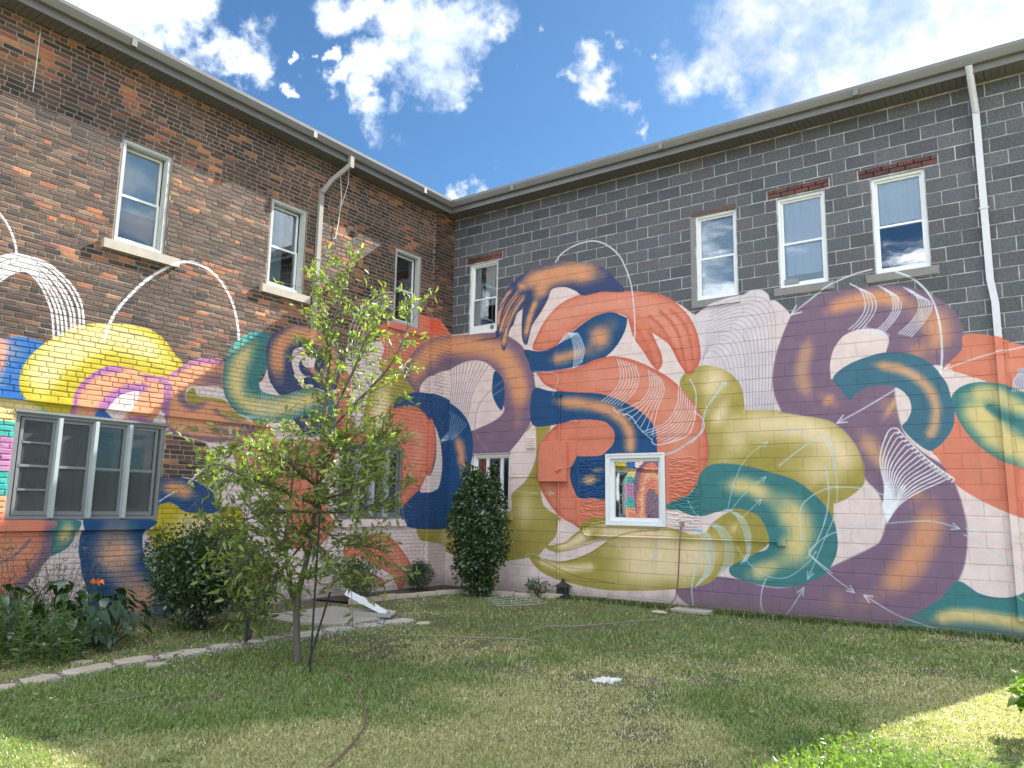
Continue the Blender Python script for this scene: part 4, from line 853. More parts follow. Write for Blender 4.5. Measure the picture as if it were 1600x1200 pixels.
# ------------------------------------------------------------------ pipes, boxes, cables on the walls
mb = MB(); wbox(mb, 'L', -11.9, -2.95, 2.70, 2.728, -.01, .035); wbox(mb, 'L', -11.9, -2.95, 2.688, 2.70, -.01, .02); mb.build('drip_ledge', M['metalL'], brick_b)
RPIPE = [(9.42, 7.05), (9.42, 4.62), (9.455, 4.30), (9.455, .25)]
def spout(w, u, mat, parent, bend, rect=(.085, .06), zlow=.25):
    m = MB(); a, b = rect
    e = eL if w == 'L' else eR
    if w == 'L':
        m.box((e-.09, u+.30, 7.30), (e-.02, u+.38, 7.5)); m.tube([(e-.055, u+.34, 7.36), (.16, u+.12, 7.05), (.06, u, 6.80)], .045, 8)
        m.box((.012, u-a/2, zlow), (.012+b, u+a/2, 6.86))
    else:
        m.tube([(u-.02, -e+.06, 7.5), (u-.01, -.2, 7.22), (u, -.055, 7.0)], .045, 8)
        q = [(-a/2, -.012, 0), (a/2, -.012, 0), (a/2, -.012-b, 0), (-a/2, -.012-b, 0)]
        for (p0, p1) in zip(RPIPE[:-1], RPIPE[1:]): m.prism(q, (p0[0], 0, p0[1]), (p1[0], 0, p1[1]))
    s = m.build('downspout', mat, parent)
    for z in (5.6, 3.6, 1.2):
        k = MB(); uu = u+(.035 if (w == 'R' and z < 4.3) else 0); wbox(k, w, uu-a/2-.015, uu+a/2+.015, z, z+.02, .004, .012+b+.006); k.build('strap', mat, s)
    return s
spout('L', -3.50, M['metalL'], brick_b, 1); spout('R', 9.42, M['metalR'], block_b, 0)
mb = MB(); mb.tube([wall_pt('R', 2.303+.0, 7.3, .02)]*1+[wall_pt('R', 2.30, 7.2, .02)], .004, 5)
# meter box, conduit, round fitting
c = MB(); wbox(c, 'R', 2.30, 2.885, 1.995, 2.70, -.002, .085); mbx = c.build('meter_box', M['metalR'], block_b)
c = MB(); wbox(c, 'R', 2.30, 2.74, 2.0, 2.69, .0852, .094); c.build('door', M['metalR'], mbx)
c = MB(); c.tube([wall_pt('R', 2.70, 0.08, .03), wall_pt('R', 2.70, 1.99, .03)], .014, 8); c.tube([wall_pt('R', 2.70, 2.71, .03), wall_pt('R', 2.70, 3.35, .03), wall_pt('R', 2.69, 3.55, .03)], .014, 8); c.build('conduit', M['metalR'], block_b)
c = MB(); c.tube([wall_pt('R', 2.72, 2.22, .09), wall_pt('R', 2.72, 2.22, .13)], .045, 16); c.tube([wall_pt('R', 2.76, 2.22, .1), wall_pt('R', 3.02, 2.25, .02)], .012, 6); c.build('round_fitting', M['metalR'], mbx)
c = MB(); wbox(c, 'R', 2.655, 2.75, 3.54, 3.64, -.002, .05); c.build('junction_box', M['metalR'], block_b)
c = MB(); wbox(c, 'R', 1.98, 2.17, 2.60, 2.82, -.002, .02)
for i in range(5): c.prism([(0, -.02, 0), (0, -.034, -.02), (0, -.02, -.03)], (1.99, 0, 2.81-.042*i), (2.16, 0, 2.81-.042*i))
c.build('wall_vent', M['metalR'], block_b)
c = MB(); wbox(c, 'R', 1.60, 2.30, 2.085, 2.10, -.002, .015); c.build('cable', M['metalR'], block_b)
c = MB(); wbox(c, 'L', -3.44, -3.42, 2.8, 7.0, .004, .018); c.build('cable', M['metalL'], brick_b)
c = MB(); c.tube([(.30, -3.15, 7.48), (.14, -3.18, 7.2), (.1, -3.1, 6.8), (.03, -3.08, 6.4), (.02, -3.12, 6.1), (.02, -3.18, 6.08)], .006, 5); c.tube([(.30, -3.15, 7.48), (.2, -3.05, 7.1), (.06, -3.06, 6.7)], .005, 5); c.build('cable', M['vinyl'], brick_b)
c = MB(); c.tube([wall_pt('L', -8.02, z, .014) for z in (7.3, 6.9, 6.5)], .006, 5); c.build('cable', M['blind'], brick_b)
# the infilled opening round the lower window: board edge and raised stucco ridges
c = MB()
for (a, b, p, q) in subtract((3.06, 5.315, 1.235, 2.745), [(3.64, 4.73, 1.26, 2.46)]): wbox(c, 'R', a, b, p, q, -.02, .004)
c.build('stucco_panel', M['stoneR'], block_b)
c = MB(); frame(c, 'R', 3.055, 5.32, 1.23, 2.75, .018, .004, .012); c.build('panel_edge', M['metalR'], block_b)
c = MB()
for lo, hi, zl, zh in ((3.09, 3.62, 1.27, 2.36), (4.76, 5.29, 1.27, 2.36)):
    z = zl
    while z < zh:
        u = lo+random.random()*.06
        while u < hi-.05:
            l = random.uniform(.07, .17); s1 = random.choice([1, -1])*random.uniform(.004, .022); a = u; b = min(u+l, hi); zz = z+random.uniform(-.012, .012)
            h = random.uniform(.010, .015)
            A = [wall_pt('R', a, zz, .004), wall_pt('R', a, zz+h*1.6, .004), wall_pt('R', (a+b)/2, zz+s1+h*2, .004), wall_pt('R', b, zz+s1*1.4+h, .004), wall_pt('R', b, zz+s1*1.4-.002, .004), wall_pt('R', (a+b)/2, zz+s1-.004, .004)]
            B = [wall_pt('R', a+.006, zz+.003, .012), wall_pt('R', (a+b)/2, zz+s1+h*.6, .018), wall_pt('R', b-.006, zz+s1*1.4+.002, .012)]
            c.add(A+B, [(0, 1, 6), (1, 2, 7, 6), (2, 3, 8, 7), (3, 4, 8), (4, 5, 7, 8), (5, 0, 6, 7)]); u += l*.8
        z += .043
c.build('stucco_ridges', M['stoneR'], block_b, kind='stuff')
# cream pipe below the window, with its outlet box
c = MB(); c.tube([wall_pt('R', *p, .03) for p in ((3.21, 1.22), (3.21, 1.13), (3.235, 1.09), (3.30, 1.075), (5.8, 1.09), (6.50, 1.095))], .014, 8); pp = c.build('conduit', M['metalR'], block_b)
c = MB(); wbox(c, 'R', 6.50, 6.62, 1.04, 1.14, .0, .05); c.build('outlet_box', M['metalR'], pp)
c = MB(); wbox(c, 'R', 4.985, 5.045, 1.30, 1.345, .004, .07); c.tube([wall_pt('R', 5.015, 1.32, .05), wall_pt('R', 5.015, 1.27, .07)], .012, 6); c.build('wall_tap', simple('old_tap', (.25, .20, .14), .5, .3), block_b)
# the two round fans behind the last upper window
for k, (u, r) in enumerate(((8.32, .125), (8.57, .135))):
    fan = empty('window_fan', (u, .24, 5.13), label=('smaller left one' if k == 0 else 'larger right one')+' of two round fans behind the glass of the rightmost upper window', cat='fan', group='fans behind the rightmost upper window')
    m = MB(); R0 = r; n = 24
    m.tube([(math.cos(t)*R0, 0, math.sin(t)*R0) for t in np.linspace(0, 2*math.pi, n+1)], .012, 6); m.build('ring', M['fan'], fan)
    m = MB(); m.tube([(0, -.01, 0), (0, .05, 0)], .035, 12); m.build('hub', M['fan'], fan)
    for b in range(4):
        a = b*math.pi/2+.4; m = MB(); m.add([(math.cos(a)*.03, 0, math.sin(a)*.03), (math.cos(a-.3)*R0*.9, .02, math.sin(a-.3)*R0*.9), (math.cos(a+.4)*R0*.9, -.02, math.sin(a+.4)*R0*.9)], [(0, 1, 2)]); m.build('blade', M['fan'], fan)

# ------------------------------------------------------------------ ground
def dry(x, y):
    v = .7*vnoise(x*.9+3, y*.9+7)+.45*vnoise(x*2.3, y*2.3+50)+.25*vnoise(x*6+9, y*6)
    for (px, py, r, w) in DRY: g = GP[(px, py)]; v = v+w*np.exp(-((x-g[0])**2+(y-g[1])**2)/r**2)
    return v
DRY = [(350, 1180, 1.0, .9), (600, 1190, .8, .7), (850, 1150, .8, .9), (1000, 1190, .8, .6), (1250, 1060, 1.0, .55), (1450, 1070, 1.1, .6), (700, 1010, .9, .35), (900, 1090, .8, .6), (1560, 1120, .8, .9),
  (200, 1090, .9, -.9), (480, 1100, .8, -1.1), (620, 1060, .6, -.7), (350, 1020, 1.0, -.7), (1000, 965, 1.2, -.8), (900, 1000, .8, -.5), (750, 1130, .4, -.3), (1320, 1180, .45, -1.2), (60, 1130, .5, -.9), (1200, 990, .8, -.4), (1150, 1120, .6, -.4), (1330, 1040, .5, -.4), (150, 1180, .3, .6)]
GP = {(a, b): ground(a, b) for a, b, *_ in DRY}
mgrd, nt, p = new_mat('lawn_soil'); pos = N(nt, 'ShaderNodeNewGeometry').outputs['Position']
c1 = ramp_n(nt, noise_n(nt, pos, 1.3, 6, .65), [(.3, (.06, .08, .028)), (.5, (.11, .115, .05)), (.68, (.20, .16, .09))]); c2 = mix_c(nt, map_range(nt, noise_n(nt, pos, 25, 5, .7), .35, .7), c1, (.06, .052, .035))
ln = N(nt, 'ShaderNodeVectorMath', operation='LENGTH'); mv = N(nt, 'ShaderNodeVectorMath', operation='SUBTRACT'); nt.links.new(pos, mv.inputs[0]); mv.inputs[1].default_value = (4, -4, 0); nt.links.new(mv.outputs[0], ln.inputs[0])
c2 = mix_c(nt, map_range(nt, ln.outputs['Value'], 9, 13), c2, mix_c(nt, noise_n(nt, pos, .7, 5, .6), (.22, .22, .10), (.42, .37, .22)))  # ground farther out made pale to bounce added fill light
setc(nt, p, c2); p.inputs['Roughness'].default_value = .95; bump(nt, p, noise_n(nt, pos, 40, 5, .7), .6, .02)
def gz(x, y): return .018*vnoise(x*.6, y*.6)
n = 120; xs = np.concatenate([[-400, -100, -30], np.linspace(-9, 15, n), [40, 120, 400]]); ys = np.concatenate([[-400, -120, -40], np.linspace(-22, 2, n), [30, 120, 400]])
X, Y = np.meshgrid(xs, ys); Z = np.where((X > -9) & (X < 15) & (Y > -22), gz(X, Y), 0); m_ = len(xs)
F = [(j*m_+i, j*m_+i+1, (j+1)*m_+i+1, (j+1)*m_+i) for j in range(len(ys)-1) for i in range(m_-1)]
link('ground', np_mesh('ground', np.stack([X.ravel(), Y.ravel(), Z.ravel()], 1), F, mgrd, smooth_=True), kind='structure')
def in_path(x, y):
    a = (np.abs(x-PX(y)-.02) < .15+.07*vnoise(y*3, x*3)) & (y > -9.5) & (y < -3.8); b = (x > 1.15) & (x < 2.5) & (y > -5.0) & (y < -3.55); c = (np.hypot(x-5.24, (y+.1)*1.2) < .36); d = (x < 1.0) & (y > -3.2) | (y > -.62) & (x < 2.1)
    return a | b | c | d | (x < 1.15) & (y < -3.2) & (np.abs(y+4.6) > 2.0) & (np.abs(y+6.3) > 1.5)
def PX(y): return np.interp(y, [-9.5, -8.6, -7.5, -6.5, -5.2, -3.9], [2.95, 2.80, 2.62, 2.55, 2.58, 2.70])
def leaf_material(name, gloss=.25, trans=.35):
    m = bpy.data.materials.new(name); m.use_nodes = True; nt = m.node_tree; nt.nodes.clear(); o = N(nt, 'ShaderNodeOutputMaterial')
    t = N(nt, 'ShaderNodeAttribute', attribute_name='tint').outputs['Color']
    d = N(nt, 'ShaderNodeBsdfDiffuse'); tr = N(nt, 'ShaderNodeBsdfTranslucent'); g = N(nt, 'ShaderNodeBsdfGlossy'); g.inputs['Roughness'].default_value = .38
    nt.links.new(t, d.inputs[0]); nt.links.new(mix_c(nt, 1., t, (1.5, 1.7, .6), 'MULTIPLY'), tr.inputs[0])
    a = N(nt, 'ShaderNodeMixShader', i_0=trans); nt.links.new(d.outputs[0], a.inputs[1]); nt.links.new(tr.outputs[0], a.inputs[2])
    b = N(nt, 'ShaderNodeMixShader', i_0=gloss*.22); nt.links.new(a.outputs[0], b.inputs[1]); nt.links.new(g.outputs[0], b.inputs[2]); nt.links.new(b.outputs[0], o.inputs[0]); return m
M['grass'] = leaf_material('grass_blade', .3, .35); M['leaf'] = leaf_material('leaf', .2, .45); M['leaf_dark'] = leaf_material('leaf_dark', .35, .25)
def blades(P, hgt, wid, lean, tint):
    """P (n,3) roots; a bent three-sided blade each: 5 verts, 3 tris"""
    n = len(P); a = RNG.random(n)*6.283; s = np.stack([np.cos(a), np.sin(a), np.zeros(n)], 1); b = RNG.random(n)*6.283; l = np.stack([np.cos(b), np.sin(b), np.zeros(n)], 1)
    h = hgt[:, None]; w = wid[:, None]; ln = (lean*hgt)[:, None]; up = np.array([0, 0, 1.])
    V = np.stack([P-s*w, P+s*w, P+up*h*.55+l*ln*.35-s*w*.7, P+up*h*.55+l*ln*.35+s*w*.7, P+up*h*np.maximum(1-lean[:, None]*.45, .25)+l*ln], 1)
    k = np.arange(n)[:, None, None]*5; F = (np.array([[0, 1, 3], [0, 3, 2], [2, 3, 4]])[None]+k).reshape(-1, 3)
    return V.reshape(-1, 3), F, np.repeat(tint, 5, 0)
def scatter_grass(nb):
    u = RNG.random(nb*3); px = RNG.random(nb*3)*1700-50
    # depth distribution: even in picture rows near, thinning with distance
    py = 905+(1235-905)*u**.80; P = onplane(np.stack([px, py], 1), 2); x, y = P[:, 0], P[:, 1]
    ok = (x > .7) & (y < -.03) & (x < 14) & ~in_path(x, y); P = P[ok][:nb]; x, y = P[:, 0], P[:, 1]; P[:, 2] = gz(x, y)-.004
    d = dry(x, y); n = len(P); dist = np.hypot(x-CAM[0], y-CAM[1])
    bare = vnoise(x*1.5+20, y*1.5+4)+.5*vnoise(x*5, y*5+8); keep = ~((bare > .62) & (RNG.random(n) < .7)); P, d, dist, x, y = P[keep], d[keep], dist[keep], x[keep], y[keep]; n = len(P)
    isdry = RNG.random(n) < np.clip(.22+.6*d, .05, .8)
    g = np.stack([RNG.uniform(.13, .23, n), RNG.uniform(.19, .31, n), RNG.uniform(.05, .09, n)], 1); s = np.stack([RNG.uniform(.42, .66, n)]*3, 1)*np.array([1, .92, .55])
    yel = np.clip(d, 0, 1)[:, None]; g = g*(1-.5*yel)+np.array([.40, .36, .15])*.5*yel
    T = np.where(isdry[:, None], s, g)*RNG.uniform(.8, 1.15, n)[:, None]
    hh = np.where(isdry, RNG.uniform(.02, .045, n), RNG.uniform(.028, .06, n))*(1+.35*vnoise(x*2+5, y*2))*(1+1.1*np.clip(vnoise(x*6+1, y*6)-.25, 0, 1)); ww = .0016+.00034*dist*RNG.uniform(.7, 1.2, n)
    ln = np.where(isdry, RNG.uniform(.5, 1.5, n), RNG.uniform(.2, 1.0, n))
    return blades(P, hh, ww, ln, T)
V, F, T = scatter_grass(300000); link('grass', np_mesh('grass', V, F, M['grass'], T), kind='stuff')

# path of flagstones, gravel, slab
path = link('garden_path', None, kind='structure'); 
def slab_mesh(name, pts, z0, z1, mat, jit=.0):
    n = len(pts); V = [(x, y, z0) for x, y in pts]+[(x, y, z1-.012) for x, y in pts]; cx = sum(p[0] for p in pts)/n; cy = sum(p[1] for p in pts)/n
    V += [(cx+(x-cx)*.93, cy+(y-cy)*.93, z1+random.uniform(-jit, jit)) for x, y in pts]; F = []
    for k in range(n): l = (k+1) % n; F += [(k, l, n+l, n+k), (n+k, n+l, 2*n+l, 2*n+k)]
    F.append(tuple(range(2*n, 3*n))); mb = MB(); mb.add(V, F); return mb.mesh(name, mat)
y = -9.35
mb = MB(); ysx = np.linspace(-9.5, -3.8, 24)
mb.add([(float(PX(v)-.27+.05*math.sin(v*7)), v, .012) for v in ysx]+[(float(PX(v)+.29+.05*math.sin(v*5)), v, .012) for v in ysx], [(i, i+1, 25+i, 24+i) for i in range(23)])
gm = simple('path_soil', (.16, .13, .095), .95, .4, 9, 0, .6); bpy.data.objects.remove(path); path = mb.build('garden_path', gm, kind='structure')
while y < -3.9:
    l = random.uniform(.22, .6); cx = float(PX(y+l/2))+random.uniform(-.04, .04); w_ = random.uniform(.11, .19); m = 11; pts = []
    for k in range(m):
        a = 2*math.pi*k/m; c_, s_ = math.cos(a), math.sin(a); q = 1/max(abs(c_), abs(s_))**.7; pts.append((cx+c_*w_*q*random.uniform(.68, 1.1), y+l/2+s_*l/2*q*random.uniform(.78, .98)))
    link('flagstone', slab_mesh('flagstone', pts, 0, .026+random.uniform(0, .010), M['flag'], .004), path); y += l+random.choice([.02, .05, .12])
    if random.random() < .5:
        cx2 = cx+random.choice([-1, 1])*.33; pts = [(cx2+.08*math.cos(k)*random.uniform(.8, 1.2), y-.2+.12*math.sin(k)*random.uniform(.8, 1.2)) for k in np.linspace(0, 5.4, 7)]; link('flagstone', slab_mesh('flagstone', pts, 0, .03, M['flag'], .004), path)
def pebbles(name, spots, mat_cols, label=None):
    V = []; F = []; T = []; n = 0
    for (x, y, r) in spots:
        o = np.array([[1, 0, 0], [0, 1, 0], [-1, 0, 0], [0, -1, 0], [0, 0, .7], [0, 0, -.7]])*r*RNG.uniform(.6, 1.2, (6, 3)); a = random.random()*6; R = np.array([[math.cos(a), -math.sin(a), 0], [math.sin(a), math.cos(a), 0], [0, 0, 1]])
        V.append(o@R.T+[x, y, gz(x, y)+.014+r*.3]); F.append(np.array([[0, 1, 4], [1, 2, 4], [2, 3, 4], [3, 0, 4], [1, 0, 5], [2, 1, 5], [3, 2, 5], [0, 3, 5]])+n); T.append(np.tile(np.array(random.choice(mat_cols))*random.uniform(.7, 1.2), (6, 1))); n += 6
    return link(name, np_mesh(name, np.concatenate(V), np.concatenate(F), M['pebble'], np.concatenate(T)), kind='stuff')
mp, nt, p = new_mat('pebble'); setc(nt, p, N(nt, 'ShaderNodeAttribute', attribute_name='tint').outputs['Color']); p.inputs['Roughness'].default_value = .85; M['pebble'] = mp
sp = [];
for _ in range(1500):
    y = random.uniform(-9.4, -4.0); sp.append((float(PX(y))+random.gauss(.14, .16), y, random.uniform(.006, .016)))
for _ in range(500): sp.append((random.gauss(2.52, .14), random.gauss(-4.15, .3), random.uniform(.006, .015)))
pebbles('gravel', sp, [(.42, .40, .38), (.30, .28, .26), (.5, .5, .52), (.22, .2, .18), (.35, .42, .42)])
link('patio_slab', slab_mesh('patio_slab', [(1.0, -4.95), (1.75, -5.0), (2.32, -4.75), (2.44, -4.2), (2.30, -3.72), (1.6, -3.58), (1.0, -3.62)], -.02, .045, M['concrete'], .002), kind='structure')
# soil bed with its stone edging in the corner
mb = MB(); bed = [(0.02, -3.2), (.78, -3.1), (.80, -2.1), (.95, -1.25), (1.15, -.72), (2.1, -.50), (2.9, -.18), (2.9, -.03), (.1, -.03)]
mb.add([(x, y, .03) for x, y in bed], [tuple(range(len(bed)))]); bedo = mb.build('planting_bed', simple('bed_soil', (.05, .038, .03), .95, .5, 14, 0, .8), kind='structure')
edge = [(.86, -3.15), (.80, -2.1), (.95, -1.25), (1.15, -.74), (1.6, -.60), (2.1, -.50), (2.9, -.16)]
for a, b in zip(edge[:-1], edge[1:]):
    L = math.hypot(b[0]-a[0], b[1]-a[1]); k = max(int(L/.29), 1)
    for i in range(k):
        t0, t1 = i/k+.015, (i+1)/k-.015; A = Vector((a[0]+(b[0]-a[0])*t0, a[1]+(b[1]-a[1])*t0, 0)); B = Vector((a[0]+(b[0]-a[0])*t1, a[1]+(b[1]-a[1])*t1, 0)); nn = (B-A).cross(Vector((0, 0, 1))).normalized()*.05
        link('edging_stone', slab_mesh('edging_stone', [tuple((A-nn)[:2]), tuple((B-nn)[:2]), tuple((B+nn)[:2]), tuple((A+nn)[:2])], 0, .075+random.uniform(-.01, .015), M['flag'], .004), bedo)
# corner details
c = empty('paving_slab', (0, 0, 0), label='pale square concrete slab lying against the purple foot of the right wall', cat='slab'); bpy.data.objects.remove(c)
link('paving_slab', slab_mesh('paving_slab', [(4.95, -.40), (5.55, -.44), (5.55, -.03), (4.93, -.03)], 0, .05, M['concrete'], .002), label='pale square concrete slab lying against the purple foot of the right wall', cat='slab')
rt = empty('drain_pipe', (0, 0, 0), label='white drain extension sloping down onto the small concrete splash block', cat='pipe')
A, B = Vector(onplane([(541, 925)], 2, .34)[0]), Vector(onplane([(604, 958)], 2, .07)[0])
m = MB(); ax = (B-A).normalized(); sd = ax.cross(Vector((0, 0, 1))).normalized()*.045; upv = sd.cross(ax).normalized()*.035
m.prism([sd+upv, sd-upv, -sd-upv, -sd+upv], A, B); pw = simple('white_metal_pipe', (.72, .74, .78), .4, .05); m.build('pipe', pw, rt)
m = MB(); mid = A.lerp(B, .35); m.prism([sd*1.15+upv*1.2, sd*1.15-upv*1.2, -sd*1.15-upv*1.2, -sd*1.15+upv*1.2], mid, mid+ax*.06); m.build('coupling', pw, rt)
sb = empty('splash_block', (2.15, -3.98, .045), .55, label='small grey concrete splash block under the end of the white drain pipe', cat='block')
m = MB(); m.add([(-.32, -.14, 0), (.32, -.17, 0), (.32, .17, 0), (-.32, .14, 0), (-.32, -.14, .08), (.32, -.17, .05), (.32, .17, .05), (-.32, .14, .08), (-.28, -.10, .05), (.32, -.12, .02), (.32, .12, .02), (-.28, .10, .05)], [(0, 1, 5, 4), (2, 3, 7, 6), (3, 0, 4, 7), (4, 5, 9, 8), (7, 11, 10, 6), (4, 8, 11, 7), (8, 9, 10, 11), (1, 2, 6, 10, 9, 5), (0, 3, 2, 1)]); m.build('body', M['concrete'], sb)
# hoses, boards, twine
def hose(label, pts, r, mat, z=.03, name='garden_hose', cat='hose'):
    P = [ground(*q) for q in pts]; P = [Vector((v.x, v.y, 0)) for v in P]; S = smooth(np.array([[v.x, v.y] for v in P]), False, 8); m = MB()
    m.tube([(x, y, gz(x, y)+z) for x, y in S], r, 6); return tag(m.build(name, mat, smooth_=True), label, cat)
mh = simple('hose_rubber', (.17, .10, .08), .5, .25, 5); mh2 = simple('pale_hose', (.20, .18, .13), .6, .2, 5)
hose('reddish brown hose curving down the lawn from the young tree to the near edge', [(512, 1048), (545, 1066), (562, 1088), (570, 1112), (570, 1135), (560, 1155), (540, 1178), (512, 1205)], .008, mh, .03)
hose('brown hose looped round the foot of the young tree', [(420, 1048), (440, 1037), (462, 1030), (485, 1033), (505, 1044)], .010, mh, .015)
hose('thin pale hose lying across the middle of the lawn', [(585, 1015), (605, 1006), (630, 1000), (700, 1001), (790, 1003), (830, 1006), (850, 1014), (848, 1020)], .008, mh2, .036)
hose('pale hose running over the grass from the wall tap beside the paving slab', [(828, 992), (845, 986), (862, 983), (900, 983), (950, 979), (1000, 974), (1040, 970), (1058, 955)], .008, mh2, .036)
hose('weathered brown board strip lying in the lower left grass', [(80, 1203), (130, 1176), (190, 1155), (240, 1133), (277, 1121)], .011, mh2, .014, 'wood_strip', 'strip')
hose('long thin stick lying in the shaded grass beside the path', [(-10, 1132), (60, 1120), (150, 1104), (262, 1085)], .007, mh2, .014, 'long_stick', 'stick')
m = MB(); m.tube([(5.015, -.08, 1.27), (4.99, -.10, .9), (4.96, -.09, .5), (4.93, -.12, .2), (4.90, -.30, .05), (5.0, -.62, .03)], .011, 6); tag(m.build('tap_hose', simple('dark_hose', (.16, .08, .07), .5, .2), smooth_=True), 'dark hose hanging from the tap down the yellow painted hand to the ground', 'hose')
for k in range(5):
    a = ground(758+k*4, 938+k*3); b = ground(836+k*3, 930+k*4.2); m = MB(); m.tube([(a.x, a.y, .03), (b.x, b.y, .035)], .005, 5)
    tag(m.build('cut_stake', simple('pale_green_stake', (.32, .38, .36), .6, .1) if k == 0 else bpy.data.materials['pale_green_stake']), ['thin stake in the grass nearest the wall of five lying by the columnar shrub', 'thin stake second from the wall of five lying by the columnar shrub', 'middle one of five thin stakes lying by the columnar shrub', 'thin stake fourth from the wall of five lying by the columnar shrub', 'thin stake nearest the open lawn of five lying by the columnar shrub'][k], 'stake', 'thin stakes lying by the wall')
# paint spill, stone, hole
pts = [ground(947+24*math.cos(a)*random.uniform(.45, 1.1), 1066+5.5*math.sin(a)*random.uniform(.4, 1.1)) for a in np.linspace(0, 6.2, 44)]
m = MB(); m.add([(p_.x, p_.y, .024) for p_ in pts]+[(p_.x, p_.y, .012) for p_ in pts], [tuple(range(44))]+[(k, (k+1) % 44, 44+(k+1) % 44, 44+k) for k in range(44)]); tag(m.build('paint_spill', simple('spilled_white_paint', (.7, .7, .68), .5, .15, 20)), 'splash of dried white paint on the grass in the middle of the lawn', 'paint')
def rock(name, loc, r, mat, **k):
    bm = bmesh.new(); bmesh.ops.create_icosphere(bm, subdivisions=2, radius=1)
    for v in bm.verts: v.co = Vector((v.co.x*r[0], v.co.y*r[1], v.co.z*r[2]))*(1+random.uniform(-.12, .12))
    me = bpy.data.meshes.new(name); bm.to_mesh(me); bm.free(); me.materials.append(mat); return link(name, me, None, loc, **k)
g = ground(1030, 959); rock('stone', (g.x, g.y, .02), (.13, .07, .03), M['flag'], label='flat pale stone in the grass left of the paving slab', cat='stone')
g = ground(70, 1156); mdk = simple('hole_dark', (.018, .014, .012), .95, .4, 20, 0, .6); rock('lawn_hole', (g.x, g.y, -.005), (.22, .13, .035), mdk, label='dark hole at the lower left of the lawn, shaped as a low dark mound', cat='hole')  # low mound stands in for a hole, its darkness put into the colour
# lantern against the wall
g = (2.86, -.13); lt = empty('lantern', (g[0], g[1], 0), label='small black pagoda shaped lantern standing against the foot of the right wall', cat='lantern'); mk = simple('black_metal', (.02, .02, .025), .5, .2)
m = MB(); m.box((-.13, -.13, 0), (.13, .13, .03)); m.box((-.10, -.10, .03), (.10, .10, .06)); m.build('base', mk, lt)
m = MB()
for a in (-1, 1):
    for b in (-1, 1): m.box((a*.065-.012, b*.065-.012, .06), (a*.065+.012, b*.065+.012, .2))
m.build('post_frame', mk, lt); m = MB(); m.box((-.05, -.05, .06), (.05, .05, .19)); m.build('lamp_glass', simple('smoked_glass', (.05, .05, .06), .2, .1), lt)
m = MB(); m.add([(-.12, -.12, .2), (.12, -.12, .2), (.12, .12, .2), (-.12, .12, .2), (-.035, -.035, .27), (.035, -.035, .27), (.035, .035, .27), (-.035, .035, .27), (0, 0, .36)], [(0, 1, 5, 4), (1, 2, 6, 5), (2, 3, 7, 6), (3, 0, 4, 7), (4, 5, 8), (5, 6, 8), (6, 7, 8), (7, 4, 8), (3, 2, 1, 0)]); m.build('roof', mk, lt)

# ------------------------------------------------------------------ plants
def leaves(C, Dv, size, aspect, tint, fold=.25, curl=.15, droop=0.):
    """C (n,3) leaf bases, Dv (n,3) directions; rhombic leaf folded along its rib: 6 verts, 4 tris"""
    n = len(C); Dv = Dv/np.linalg.norm(Dv, axis=1, keepdims=True); r = RNG.normal(size=(n, 3)); S = np.cross(Dv, r); S /= np.maximum(np.linalg.norm(S, axis=1, keepdims=True), 1e-6); U = np.cross(S, Dv)
    L = size[:, None]; W = L*aspect; dz = np.array([0, 0, -1.])*L*droop
    V = np.stack([C, C+Dv*L*.38+S*W+U*W*fold, C+Dv*L*.38-S*W+U*W*fold, C+Dv*L*.75+S*W*.7+U*W*fold-U*L*curl*.5+dz*.5, C+Dv*L*.75-S*W*.7+U*W*fold-U*L*curl*.5+dz*.5, C+Dv*L-U*L*curl+dz, C+Dv*L*.4-U*W*.02], 1)
    k = np.arange(n)[:, None, None]*7; F = (np.array([[0, 1, 6], [0, 6, 2], [6, 1, 3], [6, 3, 5], [6, 5, 4], [6, 4, 2]])[None]+k).reshape(-1, 3)
    return V.reshape(-1, 3), F, np.repeat(tint, 7, 0)
def gcol(n, lo, hi, yellow=.0):
    t = RNG.random(n)[:, None]; c = np.array(lo)*(1-t)+np.array(hi)*t; y = (RNG.random(n) < yellow)[:, None]; return np.where(y, np.array([.30, .30, .07]), c)
def unit(n, up=0.): v = RNG.normal(size=(n, 3)); v[:, 2] += up; return v/np.linalg.norm(v, axis=1, keepdims=True)
FWD = Vector(rays([(800, 700)])[0]); FWD.z = 0; FWD.normalize()
def at(px, py, base, off=0.0):
    d = rays([(px, py)])[0]; q = base+FWD*off; t = (q-Vector(CAM)).dot(FWD)/Vector(d).dot(FWD); return Vector(CAM)+Vector(d)*t
